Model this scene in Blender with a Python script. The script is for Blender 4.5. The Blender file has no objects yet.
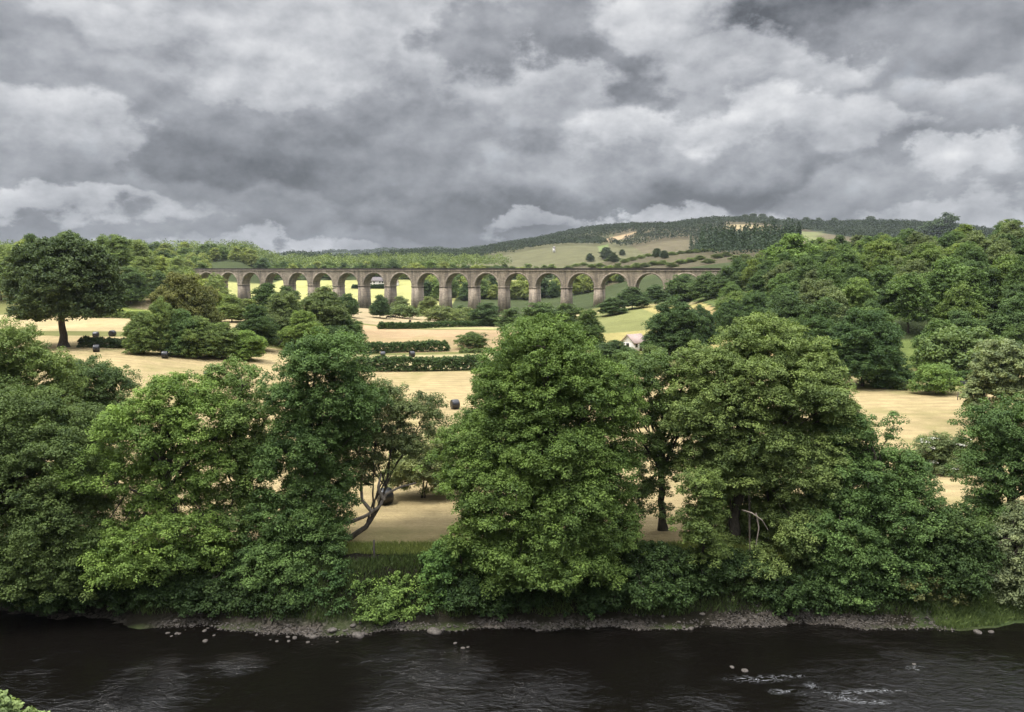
import bpy, math, random
import numpy as np
from mathutils import Vector

S = bpy.context.scene
COL = S.collection
R = math.radians
RNG = np.random.default_rng(7)

# ------------------------------------------------------------------ camera
CAM_Z = 26.0
FPX = 803.0
PITCH = math.atan(87.0 / FPX)
CP, SP = math.cos(PITCH), math.sin(PITCH)

def ray(px, py):
    u = (px - 512.0) / FPX
    v = (356.0 - py) / FPX
    y = CP + v * SP
    return u / y, (-SP + v * CP) / y          # x per metre forward, z per metre forward

def at(px, py, Y):
    a, b = ray(px, py)
    return np.array([a * Y, Y, CAM_Z + b * Y])

cam = bpy.data.cameras.new('camera')
cam.sensor_width = 36.0
cam.lens = 36.0 * FPX / 1024.0
cam.clip_start = 0.5
cam.clip_end = 20000
co = bpy.data.objects.new('camera', cam)
co.location = (0, 0, CAM_Z)
co.rotation_euler = (R(90) - PITCH, 0, 0)
COL.objects.link(co)
S.camera = co

# ------------------------------------------------------------------ terrain
def sm(t):
    t = np.clip(t, 0, 1)
    return t * t * (3 - 2 * t)

def shore(x):
    """how far the far waterline is pushed away from the camera (negative: beach juts into the river)"""
    o = 0.45 * np.sin(x * 0.31 + 1.0) + 0.25 * np.sin(x * 0.83 + 2.2) + 0.12 * np.sin(x * 1.9)
    o = o - 1.9 * np.exp(-((x + 15.5) / 5.5) ** 2) - 0.9 * np.exp(-((x - 1.0) / 6.0) ** 2)
    o = o + 1.5 * sm((-x - 26) / 6.0) - 0.5 * np.exp(-((x - 27) / 6.0) ** 2)
    return o

RID_X = [-900, -500, -260, -115, 22, 131, 296, 488, 652, 789, 926, 1049, 1250, 1700]
RID_Z = [40, 40, 42, 56, 80, 106, 126, 141, 140, 130, 138, 126, 92, 70]
FX_Y = [0, 150, 250, 330, 385, 440, 520, 700]
FX_X = [70, 68, 70, 80, 86, 74, 60, 60]

def hill_d(x, y):
    return np.minimum(x - np.interp(y, FX_Y, FX_X), y - 168.0)

def left_e(x, y):
    return -x - (128.0 + (y - 320.0) * 0.23)

def zt(x, y):
    x = np.asarray(x, float); y = np.asarray(y, float)
    yy = y - shore(x) * sm((y - 44) / 8) * (1 - sm((y - 70) / 20))
    z = np.interp(yy, [-200, 5, 22, 28, 32, 52, 55.2, 56.6, 57.4, 59.7, 61.3, 290, 420, 500, 600, 640, 800, 950, 1200, 1600],
                  [16, 9, 2.5, 0.4, -1, -1.1, -0.3, 0.02, 0.40, 3.5, 4, 4, 1.8, -1.2, -1.2, 1.2, 14.5, 25, 30, 40])
    z = z + 5.2 * sm((-x - 30) / 60) * sm((y - 85) / 75) * (1 - sm((y - 380) / 180))
    e = left_e(x, y)
    z = z + np.clip(e, 0, 34) * 0.52 * sm((y - 300) / 60) * (1 - sm((y - 900) / 300))
    z = z + 7.0 * sm((x - 15) / 55) * sm((y - 200) / 190) * (1 - sm((y - 600) / 200))
    d = hill_d(x, y)
    h = 0.31 * np.clip(d, 0, None)
    h = 34.0 * (1 - np.exp(-h / 34.0 * 1.15))
    z = z + h * (1 - sm((y - 800) / 400))
    # gentle swells of the pasture
    z = z + 0.5 * np.sin(x * 0.045 + 0.8) * np.sin(y * 0.033 + 0.3) * sm((y - 80) / 60)
    z = z + 1.2 * np.exp(-((y - 262) / 22) ** 2) * np.exp(-((x + 12) / 45) ** 2)
    # distant hills
    rid = np.interp(x, RID_X, RID_Z)
    z = np.where(y > 1000, z + (rid - 34) * sm((y - 1080) / 1120) * (1 - 0.25 * sm((y - 2300) / 900)), z)
    z = z + (5.0 * np.sin(x * 0.012) * np.sin(y * 0.009 + 1) + 4.0 * np.sin(x * 0.023 + y * .004)) * sm((y - 1000) / 300)
    z = z + (60 + 22 * np.sin(x * 0.0022 + 2.35)) * sm((y - 3200) / 1300)
    return z

def ground_at(px, py):
    a, b = ray(px, py)
    Y = np.concatenate([np.arange(45, 400, 0.25), np.arange(400, 4000, 1.0)])
    g = CAM_Z + b * Y - zt(a * Y, Y)
    i = int(np.argmax(g < 0))
    Yh = Y[i] if g[i] < 0 else 3000.0
    return np.array([a * Yh, Yh, float(zt(a * Yh, Yh))])

# ------------------------------------------------------------------ helpers
def make_mesh(name, verts, quads, mat, smooth=False, tris=None):
    """verts (n,3); quads (m,4); tris (k,3)"""
    me = bpy.data.meshes.new(name)
    verts = np.asarray(verts, np.float32).reshape(-1, 3)
    quads = np.asarray(quads, np.int32).reshape(-1, 4) if quads is not None and len(quads) else np.zeros((0, 4), np.int32)
    tris = np.asarray(tris, np.int32).reshape(-1, 3) if tris is not None and len(tris) else np.zeros((0, 3), np.int32)
    me.vertices.add(len(verts))
    me.vertices.foreach_set('co', verts.ravel())
    nl = quads.size + tris.size
    me.loops.add(nl)
    me.loops.foreach_set('vertex_index', np.concatenate([quads.ravel(), tris.ravel()]).astype(np.int32))
    nf = len(quads) + len(tris)
    me.polygons.add(nf)
    st = np.concatenate([np.arange(len(quads)) * 4, quads.size + np.arange(len(tris)) * 3]).astype(np.int32)
    me.polygons.foreach_set('loop_start', st)
    if smooth:
        me.polygons.foreach_set('use_smooth', np.ones(nf, bool))
    if mat is not None:
        me.materials.append(mat)
    me.update(calc_edges=True)
    return me

def link(name, me, parent=None, loc=(0, 0, 0)):
    o = bpy.data.objects.new(name, me)
    o.location = loc
    COL.objects.link(o)
    if parent is not None:
        o.parent = parent
    return o

def tag(o, label=None, cat=None, group=None, kind=None):
    if label: o['label'] = label
    if cat: o['category'] = cat
    if group: o['group'] = group
    if kind: o['kind'] = kind
    return o

class MB:
    """collects shapes into one mesh"""
    def __init__(s):
        s.v = []; s.q = []; s.t = []; s.n = 0
    def add(s, v, q=None, t=None):
        v = np.asarray(v, float).reshape(-1, 3)
        if q is not None and len(q): s.q.append(np.asarray(q, int).reshape(-1, 4) + s.n)
        if t is not None and len(t): s.t.append(np.asarray(t, int).reshape(-1, 3) + s.n)
        s.v.append(v); s.n += len(v)
        return s
    def box(s, lo, hi, taper=None):
        x0, y0, z0 = lo; x1, y1, z1 = hi
        v = np.array([[x0, y0, z0], [x1, y0, z0], [x1, y1, z0], [x0, y1, z0], [x0, y0, z1], [x1, y0, z1], [x1, y1, z1], [x0, y1, z1]], float)
        if taper:
            cx, cy = (x0 + x1) / 2, (y0 + y1) / 2
            v[:4, 0] = cx + (v[:4, 0] - cx) * taper[0]; v[:4, 1] = cy + (v[:4, 1] - cy) * taper[1]
        return s.add(v, [[0, 3, 2, 1], [4, 5, 6, 7], [0, 1, 5, 4], [1, 2, 6, 5], [2, 3, 7, 6], [3, 0, 4, 7]])
    def tube(s, pts, rad, seg=7):
        pts = np.asarray(pts, float); n = len(pts)
        rad = np.broadcast_to(np.asarray(rad, float), (n,))
        tg = np.gradient(pts, axis=0)
        tg /= np.linalg.norm(tg, axis=1, keepdims=True) + 1e-9
        ref = np.where(np.abs(tg[:, 2:3]) > 0.9, np.array([[1.0, 0, 0]]), np.array([[0, 0, 1.0]]))
        u = np.cross(tg, ref); u /= np.linalg.norm(u, axis=1, keepdims=True) + 1e-9
        w = np.cross(tg, u)
        a = np.linspace(0, 2 * math.pi, seg, endpoint=False)
        ring = (pts[:, None] + rad[:, None, None] * (np.cos(a)[None, :, None] * u[:, None] + np.sin(a)[None, :, None] * w[:, None]))
        i = np.arange(n - 1)[:, None] * seg; j = np.arange(seg)[None]; k = (j + 1) % seg
        q = np.stack([i + j, i + k, i + seg + k, i + seg + j], -1).reshape(-1, 4)
        return s.add(ring.reshape(-1, 3), q)
    def build(s, name, mat, parent=None, loc=(0, 0, 0), smooth=False):
        return link(name, s.mesh(name, mat, smooth), parent, loc)
    def mesh(s, name, mat, smooth=False):
        return make_mesh(name, np.concatenate(s.v), np.concatenate(s.q) if s.q else None, mat, smooth, np.concatenate(s.t) if s.t else None)

# ------------------------------------------------------------------ materials
def new_mat(name):
    m = bpy.data.materials.new(name); m.use_nodes = True
    nt = m.node_tree
    return m, nt, nt.nodes['Principled BSDF'], nt.nodes['Material Output']

def N(nt, t, **kw):
    n = nt.nodes.new(t)
    for k, v in kw.items():
        if k.startswith('i_'):
            key = k[2:]
            n.inputs[int(key) if key.isdigit() else key].default_value = v
        else:
            setattr(n, k, v)
    return n

def L(nt, a, b): nt.links.new(a, b)

def mathn(nt, op, a, b=None, c=None, clamp=False):
    n = nt.nodes.new('ShaderNodeMath'); n.operation = op; n.use_clamp = clamp
    for i, s in enumerate((a, b, c)):
        if s is None: continue
        if isinstance(s, (int, float)): n.inputs[i].default_value = s
        else: L(nt, s, n.inputs[i])
    return n.outputs[0]

def mixc(nt, f, a, b, mode='MIX'):
    n = nt.nodes.new('ShaderNodeMix'); n.data_type = 'RGBA'; n.blend_type = mode
    for s, i in ((f, 0), (a, 6), (b, 7)):
        if isinstance(s, (int, float)): n.inputs[i].default_value = s
        elif isinstance(s, tuple): n.inputs[i].default_value = (*s, 1) if len(s) == 3 else s
        else: L(nt, s, n.inputs[i])
    return n.outputs[2]

def noise(nt, vec, scale, detail=4, rough=0.55, dist=0.0):
    n = N(nt, 'ShaderNodeTexNoise', i_Scale=scale, i_Detail=detail, i_Roughness=rough, i_Distortion=dist)
    if vec is not None: L(nt, vec, n.inputs['Vector'])
    return n.outputs[0]

def ramp(nt, f, stops):
    n = nt.nodes.new('ShaderNodeValToRGB')
    el = n.color_ramp.elements
    while len(el) < len(stops): el.new(0.5)
    for e, (p, c) in zip(el, stops):
        e.position = p; e.color = (*c, 1) if len(c) == 3 else c
    L(nt, f, n.inputs[0])
    return n.outputs[0]

def foliage_mat(name, transl=0.22):
    m, nt, bs, out = new_mat(name)
    oi = N(nt, 'ShaderNodeObjectInfo')
    tn = N(nt, 'ShaderNodeAttribute', attribute_name='tint')
    tint = tn.outputs['Fac']
    dark = mixc(nt, 1.0, oi.outputs['Color'], (0.95, 0.98, 1.0), 'MULTIPLY')
    lite = mixc(nt, 1.0, oi.outputs['Color'], (2.95, 2.6, 2.15), 'MULTIPLY')
    c = mixc(nt, tint, dark, lite)
    L(nt, c, bs.inputs['Base Color'])
    bs.inputs['Roughness'].default_value = 0.6
    bs.inputs['Specular IOR Level'].default_value = 0.15
    tr = N(nt, 'ShaderNodeBsdfTranslucent')
    c2 = mixc(nt, 1.0, c, (1.15, 1.25, 0.6), 'MULTIPLY')
    L(nt, c2, tr.inputs[0])
    mx = N(nt, 'ShaderNodeMixShader'); mx.inputs[0].default_value = transl
    L(nt, bs.outputs[0], mx.inputs[1]); L(nt, tr.outputs[0], mx.inputs[2])
    L(nt, mx.outputs[0], out.inputs[0])
    return m

M_LEAF = foliage_mat('foliage')
M_NEEDLE = foliage_mat('needles', 0.12)

def bark_mat(name, c0, c1):
    m, nt, bs, out = new_mat(name)
    tc = N(nt, 'ShaderNodeTexCoord')
    mp = N(nt, 'ShaderNodeMapping'); mp.inputs['Scale'].default_value = (1, 1, 0.25)
    L(nt, tc.outputs['Object'], mp.inputs[0])
    f = noise(nt, mp.outputs[0], 6, 6, 0.65)
    L(nt, ramp(nt, f, [(0.35, c0), (0.7, c1)]), bs.inputs['Base Color'])
    bs.inputs['Roughness'].default_value = 0.9
    bp = N(nt, 'ShaderNodeBump', i_Strength=0.6, i_Distance=0.05); L(nt, f, bp.inputs['Height']); L(nt, bp.outputs[0], bs.inputs['Normal'])
    return m
M_BARK = bark_mat('bark', (0.035, 0.028, 0.02), (0.11, 0.09, 0.065))
M_DEAD = bark_mat('dead_wood', (0.17, 0.14, 0.11), (0.36, 0.31, 0.25))

# terrain material: land cover colour per vertex + procedural detail
def terrain_mat():
    m, nt, bs, out = new_mat('land_cover')
    tc = N(nt, 'ShaderNodeNewGeometry')
    pos = tc.outputs['Position']
    col = N(nt, 'ShaderNodeAttribute', attribute_name='cover').outputs['Color']
    crop = N(nt, 'ShaderNodeAttribute', attribute_name='crop').outputs['Fac']
    stones = N(nt, 'ShaderNodeAttribute', attribute_name='shingle').outputs['Fac']
    n1 = noise(nt, pos, 0.035, 5, 0.6)
    n2 = noise(nt, pos, 0.4, 6, 0.7)
    n3 = noise(nt, pos, 3.5, 5, 0.75)
    # mowing swaths: a distorted wave across the field
    wv = N(nt, 'ShaderNodeTexWave', wave_type='BANDS', bands_direction='Y', i_Scale=0.11, i_Distortion=3.0, i_Detail=3.0)
    wv.inputs['Detail Scale'].default_value = 0.12
    L(nt, pos, wv.inputs['Vector'])
    mp = N(nt, 'ShaderNodeMapping'); mp.inputs['Scale'].default_value = (0.25, 2.6, 1.0); L(nt, pos, mp.inputs[0])
    n4 = noise(nt, mp.outputs[0], 0.9, 5, 0.7, 0.6)
    f = mathn(nt, 'MULTIPLY_ADD', n1, 1.0, 0.5)
    f2 = mathn(nt, 'MULTIPLY_ADD', n2, 0.8, 0.60)
    f3 = mathn(nt, 'MULTIPLY_ADD', n3, 0.7, 0.65)
    ff = mathn(nt, 'MULTIPLY', mathn(nt, 'MULTIPLY', f, f2), f3)
    w = mathn(nt, 'MULTIPLY_ADD', wv.outputs['Fac'], 0.13, 0.935)
    w = mathn(nt, 'MULTIPLY', w, mathn(nt, 'MULTIPLY_ADD', n4, 0.55, 0.725))
    wmix = N(nt, 'ShaderNodeMix'); wmix.inputs[2].default_value = 1.0
    L(nt, crop, wmix.inputs[0]); L(nt, w, wmix.inputs[3])
    ff = mathn(nt, 'MULTIPLY', ff, wmix.outputs[0])
    cc = N(nt, 'ShaderNodeVectorMath', operation='SCALE'); L(nt, col, cc.inputs[0]); L(nt, ff, cc.inputs['Scale'])
    # patches of greener regrowth in the mown grass
    g = ramp(nt, noise(nt, pos, 0.11, 4, 0.6), [(0.52, (0, 0, 0)), (0.72, (1, 1, 1))])
    gm = mathn(nt, 'MULTIPLY', mathn(nt, 'MULTIPLY', g, crop), 0.55)
    c2 = mixc(nt, gm, cc.outputs[0], (0.21, 0.21, 0.07))
    # shingle speckle
    vo = N(nt, 'ShaderNodeTexVoronoi', i_Scale=6.0); L(nt, pos, vo.inputs['Vector'])
    sc = ramp(nt, vo.outputs['Color'], [(0.2, (0.014, 0.012, 0.009)), (0.85, (0.11, 0.095, 0.078))])
    c3 = mixc(nt, stones, c2, sc)
    L(nt, c3, bs.inputs['Base Color'])
    bs.inputs['Roughness'].default_value = 0.95
    bs.inputs['Specular IOR Level'].default_value = 0.1
    bp = N(nt, 'ShaderNodeBump', i_Strength=0.9, i_Distance=0.25); L(nt, mathn(nt, 'ADD', n3, n4), bp.inputs['Height']); L(nt, bp.outputs[0], bs.inputs['Normal'])
    return m
M_LAND = terrain_mat()

def simple_mat(name, c0, c1, scale=2.0, rough=0.8, spec=0.3, bump=0.0):
    m, nt, bs, out = new_mat(name)
    tc = N(nt, 'ShaderNodeTexCoord')
    f = noise(nt, tc.outputs['Object'], scale, 6, 0.65)
    L(nt, ramp(nt, f, [(0.3, c0), (0.7, c1)]), bs.inputs['Base Color'])
    bs.inputs['Roughness'].default_value = rough
    bs.inputs['Specular IOR Level'].default_value = spec
    if bump:
        bp = N(nt, 'ShaderNodeBump', i_Strength=0.7, i_Distance=bump); L(nt, f, bp.inputs['Height']); L(nt, bp.outputs[0], bs.inputs['Normal'])
    return m

def stone_mat(name, c0, c1, stain=0.55):
    m, nt, bs, out = new_mat(name)
    tc = N(nt, 'ShaderNodeTexCoord'); p = tc.outputs['Object']
    n1 = noise(nt, p, 0.22, 5, 0.6)
    n2 = noise(nt, p, 1.3, 5, 0.7)
    mp = N(nt, 'ShaderNodeMapping'); mp.inputs['Scale'].default_value = (1, 1, 0.12); L(nt, p, mp.inputs[0])
    st = noise(nt, mp.outputs[0], 0.55, 5, 0.7)
    base = ramp(nt, mathn(nt, 'MULTIPLY_ADD', n2, 0.5, mathn(nt, 'MULTIPLY', n1, 0.5)), [(0.32, c0), (0.68, c1)])
    mpb = N(nt, 'ShaderNodeMapping'); mpb.inputs['Rotation'].default_value = (R(90), 0, 0); L(nt, p, mpb.inputs[0])
    br = N(nt, 'ShaderNodeTexBrick', i_Scale=1.0)
    br.inputs['Brick Width'].default_value = 1.1; br.inputs['Row Height'].default_value = 0.5; br.inputs['Mortar Size'].default_value = 0.03
    br.inputs['Color1'].default_value = (0.78, 0.76, 0.74, 1); br.inputs['Color2'].default_value = (1.12, 1.08, 1.02, 1); br.inputs['Mortar'].default_value = (0.6, 0.57, 0.54, 1)
    L(nt, mpb.outputs[0], br.inputs['Vector'])
    c = mixc(nt, 1.0, base, br.outputs['Color'], 'MULTIPLY')
    sf = mathn(nt, 'MULTIPLY', ramp(nt, st, [(0.44, (0, 0, 0)), (0.64, (1, 1, 1))]), stain * 1.15)
    c = mixc(nt, sf, c, (0.055, 0.047, 0.04))
    oi = N(nt, 'ShaderNodeObjectInfo')
    vs = N(nt, 'ShaderNodeVectorMath', operation='SCALE'); L(nt, c, vs.inputs[0]); L(nt, mathn(nt, 'MULTIPLY_ADD', oi.outputs['Random'], 0.42, 0.80), vs.inputs['Scale'])
    c = vs.outputs[0]
    L(nt, c, bs.inputs['Base Color'])
    bs.inputs['Roughness'].default_value = 0.92
    bp = N(nt, 'ShaderNodeBump', i_Strength=0.5, i_Distance=0.1); L(nt, n2, bp.inputs['Height']); L(nt, bp.outputs[0], bs.inputs['Normal'])
    return m
M_STONE = stone_mat('sandstone', (0.25, 0.205, 0.16), (0.54, 0.46, 0.36))
M_STONE_RING = stone_mat('sandstone_voussoir', (0.29, 0.24, 0.19), (0.56, 0.48, 0.385), 0.4)
M_STONE_DARK = stone_mat('sooty_stone', (0.05, 0.043, 0.04), (0.13, 0.11, 0.10), 0.5)  # parapet stone: weathering and shadow both put into the dark colour
M_ROCK = simple_mat('river_rock', (0.03, 0.026, 0.022), (0.17, 0.148, 0.126), 3.0, 0.75, 0.35, 0.05)
M_WRAP = simple_mat('black_wrap', (0.008, 0.008, 0.010), (0.022, 0.022, 0.026), 6.0, 0.30, 0.6, 0.03)
M_POST = simple_mat('weathered_wood', (0.05, 0.042, 0.034), (0.14, 0.12, 0.10), 8.0)
M_WALLW = simple_mat('whitewash', (0.62, 0.58, 0.54), (0.80, 0.77, 0.72), 1.0)
M_ROOF = simple_mat('roof_tile', (0.30, 0.22, 0.19), (0.44, 0.34, 0.30), 2.0)
M_SLATE = simple_mat('slate', (0.10, 0.09, 0.09), (0.22, 0.19, 0.185), 2.0)
M_GLASS = simple_mat('window_glass', (0.015, 0.017, 0.02), (0.03, 0.034, 0.04), 1.0, 0.08, 0.6)
M_HIDE = simple_mat('dark_hide', (0.012, 0.010, 0.008), (0.04, 0.03, 0.024), 3.0)
M_PLASTIC = simple_mat('dark_plastic', (0.012, 0.014, 0.018), (0.03, 0.033, 0.04), 4.0, 0.4, 0.5)
M_FLOWER = simple_mat('cream_blossom', (0.55, 0.54, 0.44), (0.75, 0.73, 0.62), 5.0)

# water
def water_mat():
    m, nt, bs, out = new_mat('peaty_river_water')
    geo = N(nt, 'ShaderNodeNewGeometry'); p = geo.outputs['Position']
    mp = N(nt, 'ShaderNodeMapping'); mp.inputs['Scale'].default_value = (0.55, 1.0, 1.0); mp.inputs['Rotation'].default_value = (0, 0, R(-8)); L(nt, p, mp.inputs[0])
    a = noise(nt, mp.outputs[0], 1.1, 4, 0.6, 1.2)
    b = noise(nt, mp.outputs[0], 3.6, 4, 0.6, 0.8)
    # where the stream runs rough or smooth
    rg = noise(nt, p, 0.10, 2, 0.5, 0.5)
    rough = ramp(nt, rg, [(0.48, (0.15, 0.15, 0.15)), (0.70, (.8, .8, .8))])
    for (x, y, sx, sy, k) in RUFFLE:
        v = N(nt, 'ShaderNodeVectorMath', operation='SUBTRACT'); L(nt, p, v.inputs[0]); v.inputs[1].default_value = (x, y, 0)
        v2 = N(nt, 'ShaderNodeVectorMath', operation='MULTIPLY'); L(nt, v.outputs[0], v2.inputs[0]); v2.inputs[1].default_value = (1 / sx, 1 / sy, 0)
        d = N(nt, 'ShaderNodeVectorMath', operation='DOT_PRODUCT'); L(nt, v2.outputs[0], d.inputs[0]); L(nt, v2.outputs[0], d.inputs[1])
        rough = mathn(nt, 'MULTIPLY_ADD', mathn(nt, 'EXPONENT', mathn(nt, 'MULTIPLY', d.outputs['Value'], -1.0)), k, rough)
    h = mathn(nt, 'MULTIPLY', mathn(nt, 'ADD', a, mathn(nt, 'MULTIPLY', b, 0.35)), rough)
    bp = N(nt, 'ShaderNodeBump', i_Strength=1.0, i_Distance=0.30); L(nt, h, bp.inputs['Height'])
    bs.inputs['Base Color'].default_value = (0.004, 0.0033, 0.0026, 1)
    bs.inputs['Roughness'].default_value = 0.06
    bs.inputs['IOR'].default_value = 1.33
    L(nt, bp.outputs[0], bs.inputs['Normal'])
    # white water: broken streaks where the riffle breaks
    mask = None
    for (x, y, sx, sy, k) in FOAM:
        v = N(nt, 'ShaderNodeVectorMath', operation='SUBTRACT'); L(nt, p, v.inputs[0]); v.inputs[1].default_value = (x, y, 0)
        v2 = N(nt, 'ShaderNodeVectorMath', operation='MULTIPLY'); L(nt, v.outputs[0], v2.inputs[0]); v2.inputs[1].default_value = (1 / sx, 1 / sy, 0)
        d = N(nt, 'ShaderNodeVectorMath', operation='DOT_PRODUCT'); L(nt, v2.outputs[0], d.inputs[0]); L(nt, v2.outputs[0], d.inputs[1])
        g = mathn(nt, 'MULTIPLY', mathn(nt, 'EXPONENT', mathn(nt, 'MULTIPLY', d.outputs['Value'], -1.0)), k)
        mask = g if mask is None else mathn(nt, 'ADD', mask, g)
    mp2 = N(nt, 'ShaderNodeMapping'); mp2.inputs['Scale'].default_value = (0.5, 1.6, 1.0); mp2.inputs['Rotation'].default_value = (0, 0, R(-10)); L(nt, p, mp2.inputs[0])
    rn = noise(nt, mp2.outputs[0], 1.5, 4, 0.55, 1.6)
    ridge = mathn(nt, 'SUBTRACT', 1.0, mathn(nt, 'MULTIPLY', mathn(nt, 'ABSOLUTE', mathn(nt, 'SUBTRACT', rn, 0.5)), 30.0), clamp=True)
    spk = noise(nt, p, 9.0, 3, 0.6)
    fm = mathn(nt, 'MULTIPLY', mathn(nt, 'MULTIPLY', mask, 0.9, clamp=True), mathn(nt, 'MULTIPLY', ridge, mathn(nt, 'MULTIPLY_ADD', spk, 1.6, -.1)), clamp=True)
    df = N(nt, 'ShaderNodeBsdfDiffuse'); df.inputs[0].default_value = (0.42, 0.43, 0.44, 1)
    mx = N(nt, 'ShaderNodeMixShader'); L(nt, fm, mx.inputs[0]); L(nt, bs.outputs[0], mx.inputs[1]); L(nt, df.outputs[0], mx.inputs[2])
    L(nt, mx.outputs[0], out.inputs[0])
    return m

def on_water(px, py):
    a, b = ray(px, py); Y = -CAM_Z / b
    return a * Y, Y
FOAM = []
for (px, py, sx, sy, k) in [(757, 679, 1.3, 0.25, 1.1), (790, 676, 1.2, 0.12, 0.6), (786, 691, 0.55, 0.16, 0.9), (776, 692, 0.3, 0.2, 0.8),
                            (845, 698, 0.6, 0.22, 0.95), (860, 692, 1.6, 0.16, 0.85), (871, 702, 1.1, 0.14, 1.0), (884, 690, 1.2, 0.13, 0.7),
                            (812, 686, 0.3, 0.3, 0.7), (915, 668, 0.4, 0.2, 0.9), (825, 694, 1.2, 0.15, 0.5)]:
    x, y = on_water(px, py); FOAM.append((x, y, sx * 1.1, sy * 1.3, k))
RUFFLE = []
for (px, py, sx, sy, k) in [(140, 690, 1.8, 2.6, 4.0), (236, 664, 1.6, 1.2, 1.3), (450, 668, 2.0, 1.8, 3.0), (420, 700, 2.5, 1.6, 1.8), (540, 690, 3.0, 2.2, 1.0), (960, 680, 5.0, 3.2, 1.1), (860, 700, 3.0, 1.2, .9), (60, 705, 2, 1.2, .5), (710, 700, 2, 1.5, .5)]:
    x, y = on_water(px, py); RUFFLE.append((x, y, sx, sy, k))
M_WATER = water_mat()

# ------------------------------------------------------------------ ground sheet
def axis(segs):
    out = []
    for a, b, st in segs:
        out.append(np.arange(a, b, st))
    out.append([segs[-1][1]])
    return np.concatenate(out)

gx = axis([(-4200, -1200, 100), (-1200, -400, 25), (-400, -120, 4), (-120, -45, 1.5), (-45, 45, 0.6), (45, 130, 1.5), (130, 400, 4), (400, 1600, 20), (1600, 4200, 100)])
gy = axis([(-80, 44, 4), (44, 66, 0.4), (66, 100, 1.2), (100, 300, 1.6), (300, 620, 3), (620, 1000, 8), (1000, 2600, 16), (2600, 5600, 80)])
GX, GY = np.meshgrid(gx, gy)
GZ = zt(GX, GY)
rough = RNG.normal(0, 1, GZ.shape)
GZ = GZ + rough * 0.07 * ((GY > 56.5) & (GY < 66) & (np.abs(GX) < 60))
nyv, nxv = GX.shape

def poly(pts):
    return [tuple(ground_at(*p)[:2]) for p in pts]

def inside(P, X, Y):
    c = np.zeros(X.shape, bool)
    n = len(P)
    for i in range(n):
        x1, y1 = P[i]; x2, y2 = P[(i + 1) % n]
        if y1 == y2: continue
        c ^= ((y1 > Y) != (y2 > Y)) & (X < (x2 - x1) * (Y - y1) / (y2 - y1) + x1)
    return c

cover = np.empty(GX.shape + (3,)); cover[:] = (0.055, 0.07, 0.026)
crop = np.zeros(GX.shape)
def paint(mask, c, k):
    cover[mask] = c; crop[mask] = k
STUB = (0.405, 0.315, 0.162)
wob = 1.5 * np.sin(GX * 0.11) + 0.8 * np.sin(GX * 0.37)
d_h = hill_d(GX, GY)
paint((GY > 64.5) & (GY < 420) & (d_h < 2), (0.17, 0.17, 0.06), 0.4)
paint((GY + 0.25 * wob > 62.3) & (GY + wob * 0.3 < 173) & (GX > -130) & ((GX < 66 + wob) | ((GX < 86) & (GY + 0.45 * (GX - 66) < 149))), STUB, 1.0)
paint((GY > 150) & (GY + wob < 200) & (GX < -42), STUB, 1.0)
paint((GY > 176) & (GY < 206) & (GX > -45) & (GX < 2), (0.38, 0.32, 0.165), 0.8)
paint((GY > 213) & (GY < 288) & (GX > -66) & (GX < 8), (0.35, 0.26, 0.135), 0.8)
paint((GY > 250) & (GY < 288) & (GX > -70) & (GX < 6), (0.38, 0.27, 0.15), 0.9)
paint((GY > 294) & (GY < 425) & (GX > -150) & (GX < 12), (0.41, 0.32, 0.185), 0.9)
paint((GY > 294) & (GY < 312) & (GX > -45) & (GX < 8), (0.36, 0.35, 0.15), 0.6)
paint((GY > 212) & (GY < 292) & (GX < -62) & (left_e(GX, GY) < 90), (0.42, 0.33, 0.175), 1.0)
paint((GY > 292) & (GY < 318) & (GX < -62) & (left_e(GX, GY) < 60), (0.24, 0.28, 0.07), 0.3)
# meadow rising towards the right end of the viaduct
mead = (GX > 22) & (d_h < 3) & (GY > 205) & (GY < 392)
paint(mead, (0.33, 0.28, 0.105), 0.6)
paint(mead & (GX < 58 + wob) & (GY > 262 + 0.6 * (GX - 30)), (0.20, 0.205, 0.075), 0.4)
paint(mead & (GX > 60) & (GY < 345), (0.36, 0.27, 0.12), 0.7)
paint(mead & (GY > 375), (0.42, 0.36, 0.18), 0.4)
# small meadow at the foot of the wooded slope
paint((GX > 62) & (GX < 130) & (GY > 138) & (GY < 182) & (GX > 66 + wob), (0.31, 0.26, 0.12), 0.5)
edge = np.abs((GX - 65) * 0.35 + (GY - 149)) < 3.2
paint(edge & (GX > 50) & (GX < 110), (0.30, 0.30, 0.10), 0.3)
paint((GX > 66) & (GX < 140) & (GY > 170) & (GY < 186), (0.15, 0.19, 0.055), 0.2)
# hay field beyond the viaduct, its sunlit look put into the colour
paint((GX < -48 + wob) & (GX > -232) & (GY > 596) & (GY < 812), (0.37, 0.36, 0.135), 0.5)
paint((GX > -60) & (GX < 60) & (GY > 690) & (GY < 800), (0.40, 0.38, 0.15), 0.5)
# right foot slope open strip (bracken)
paint((d_h > 4) & (d_h < 30) & (GY > 330) & (GY < 400), (0.11, 0.14, 0.045), 0.2)
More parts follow.
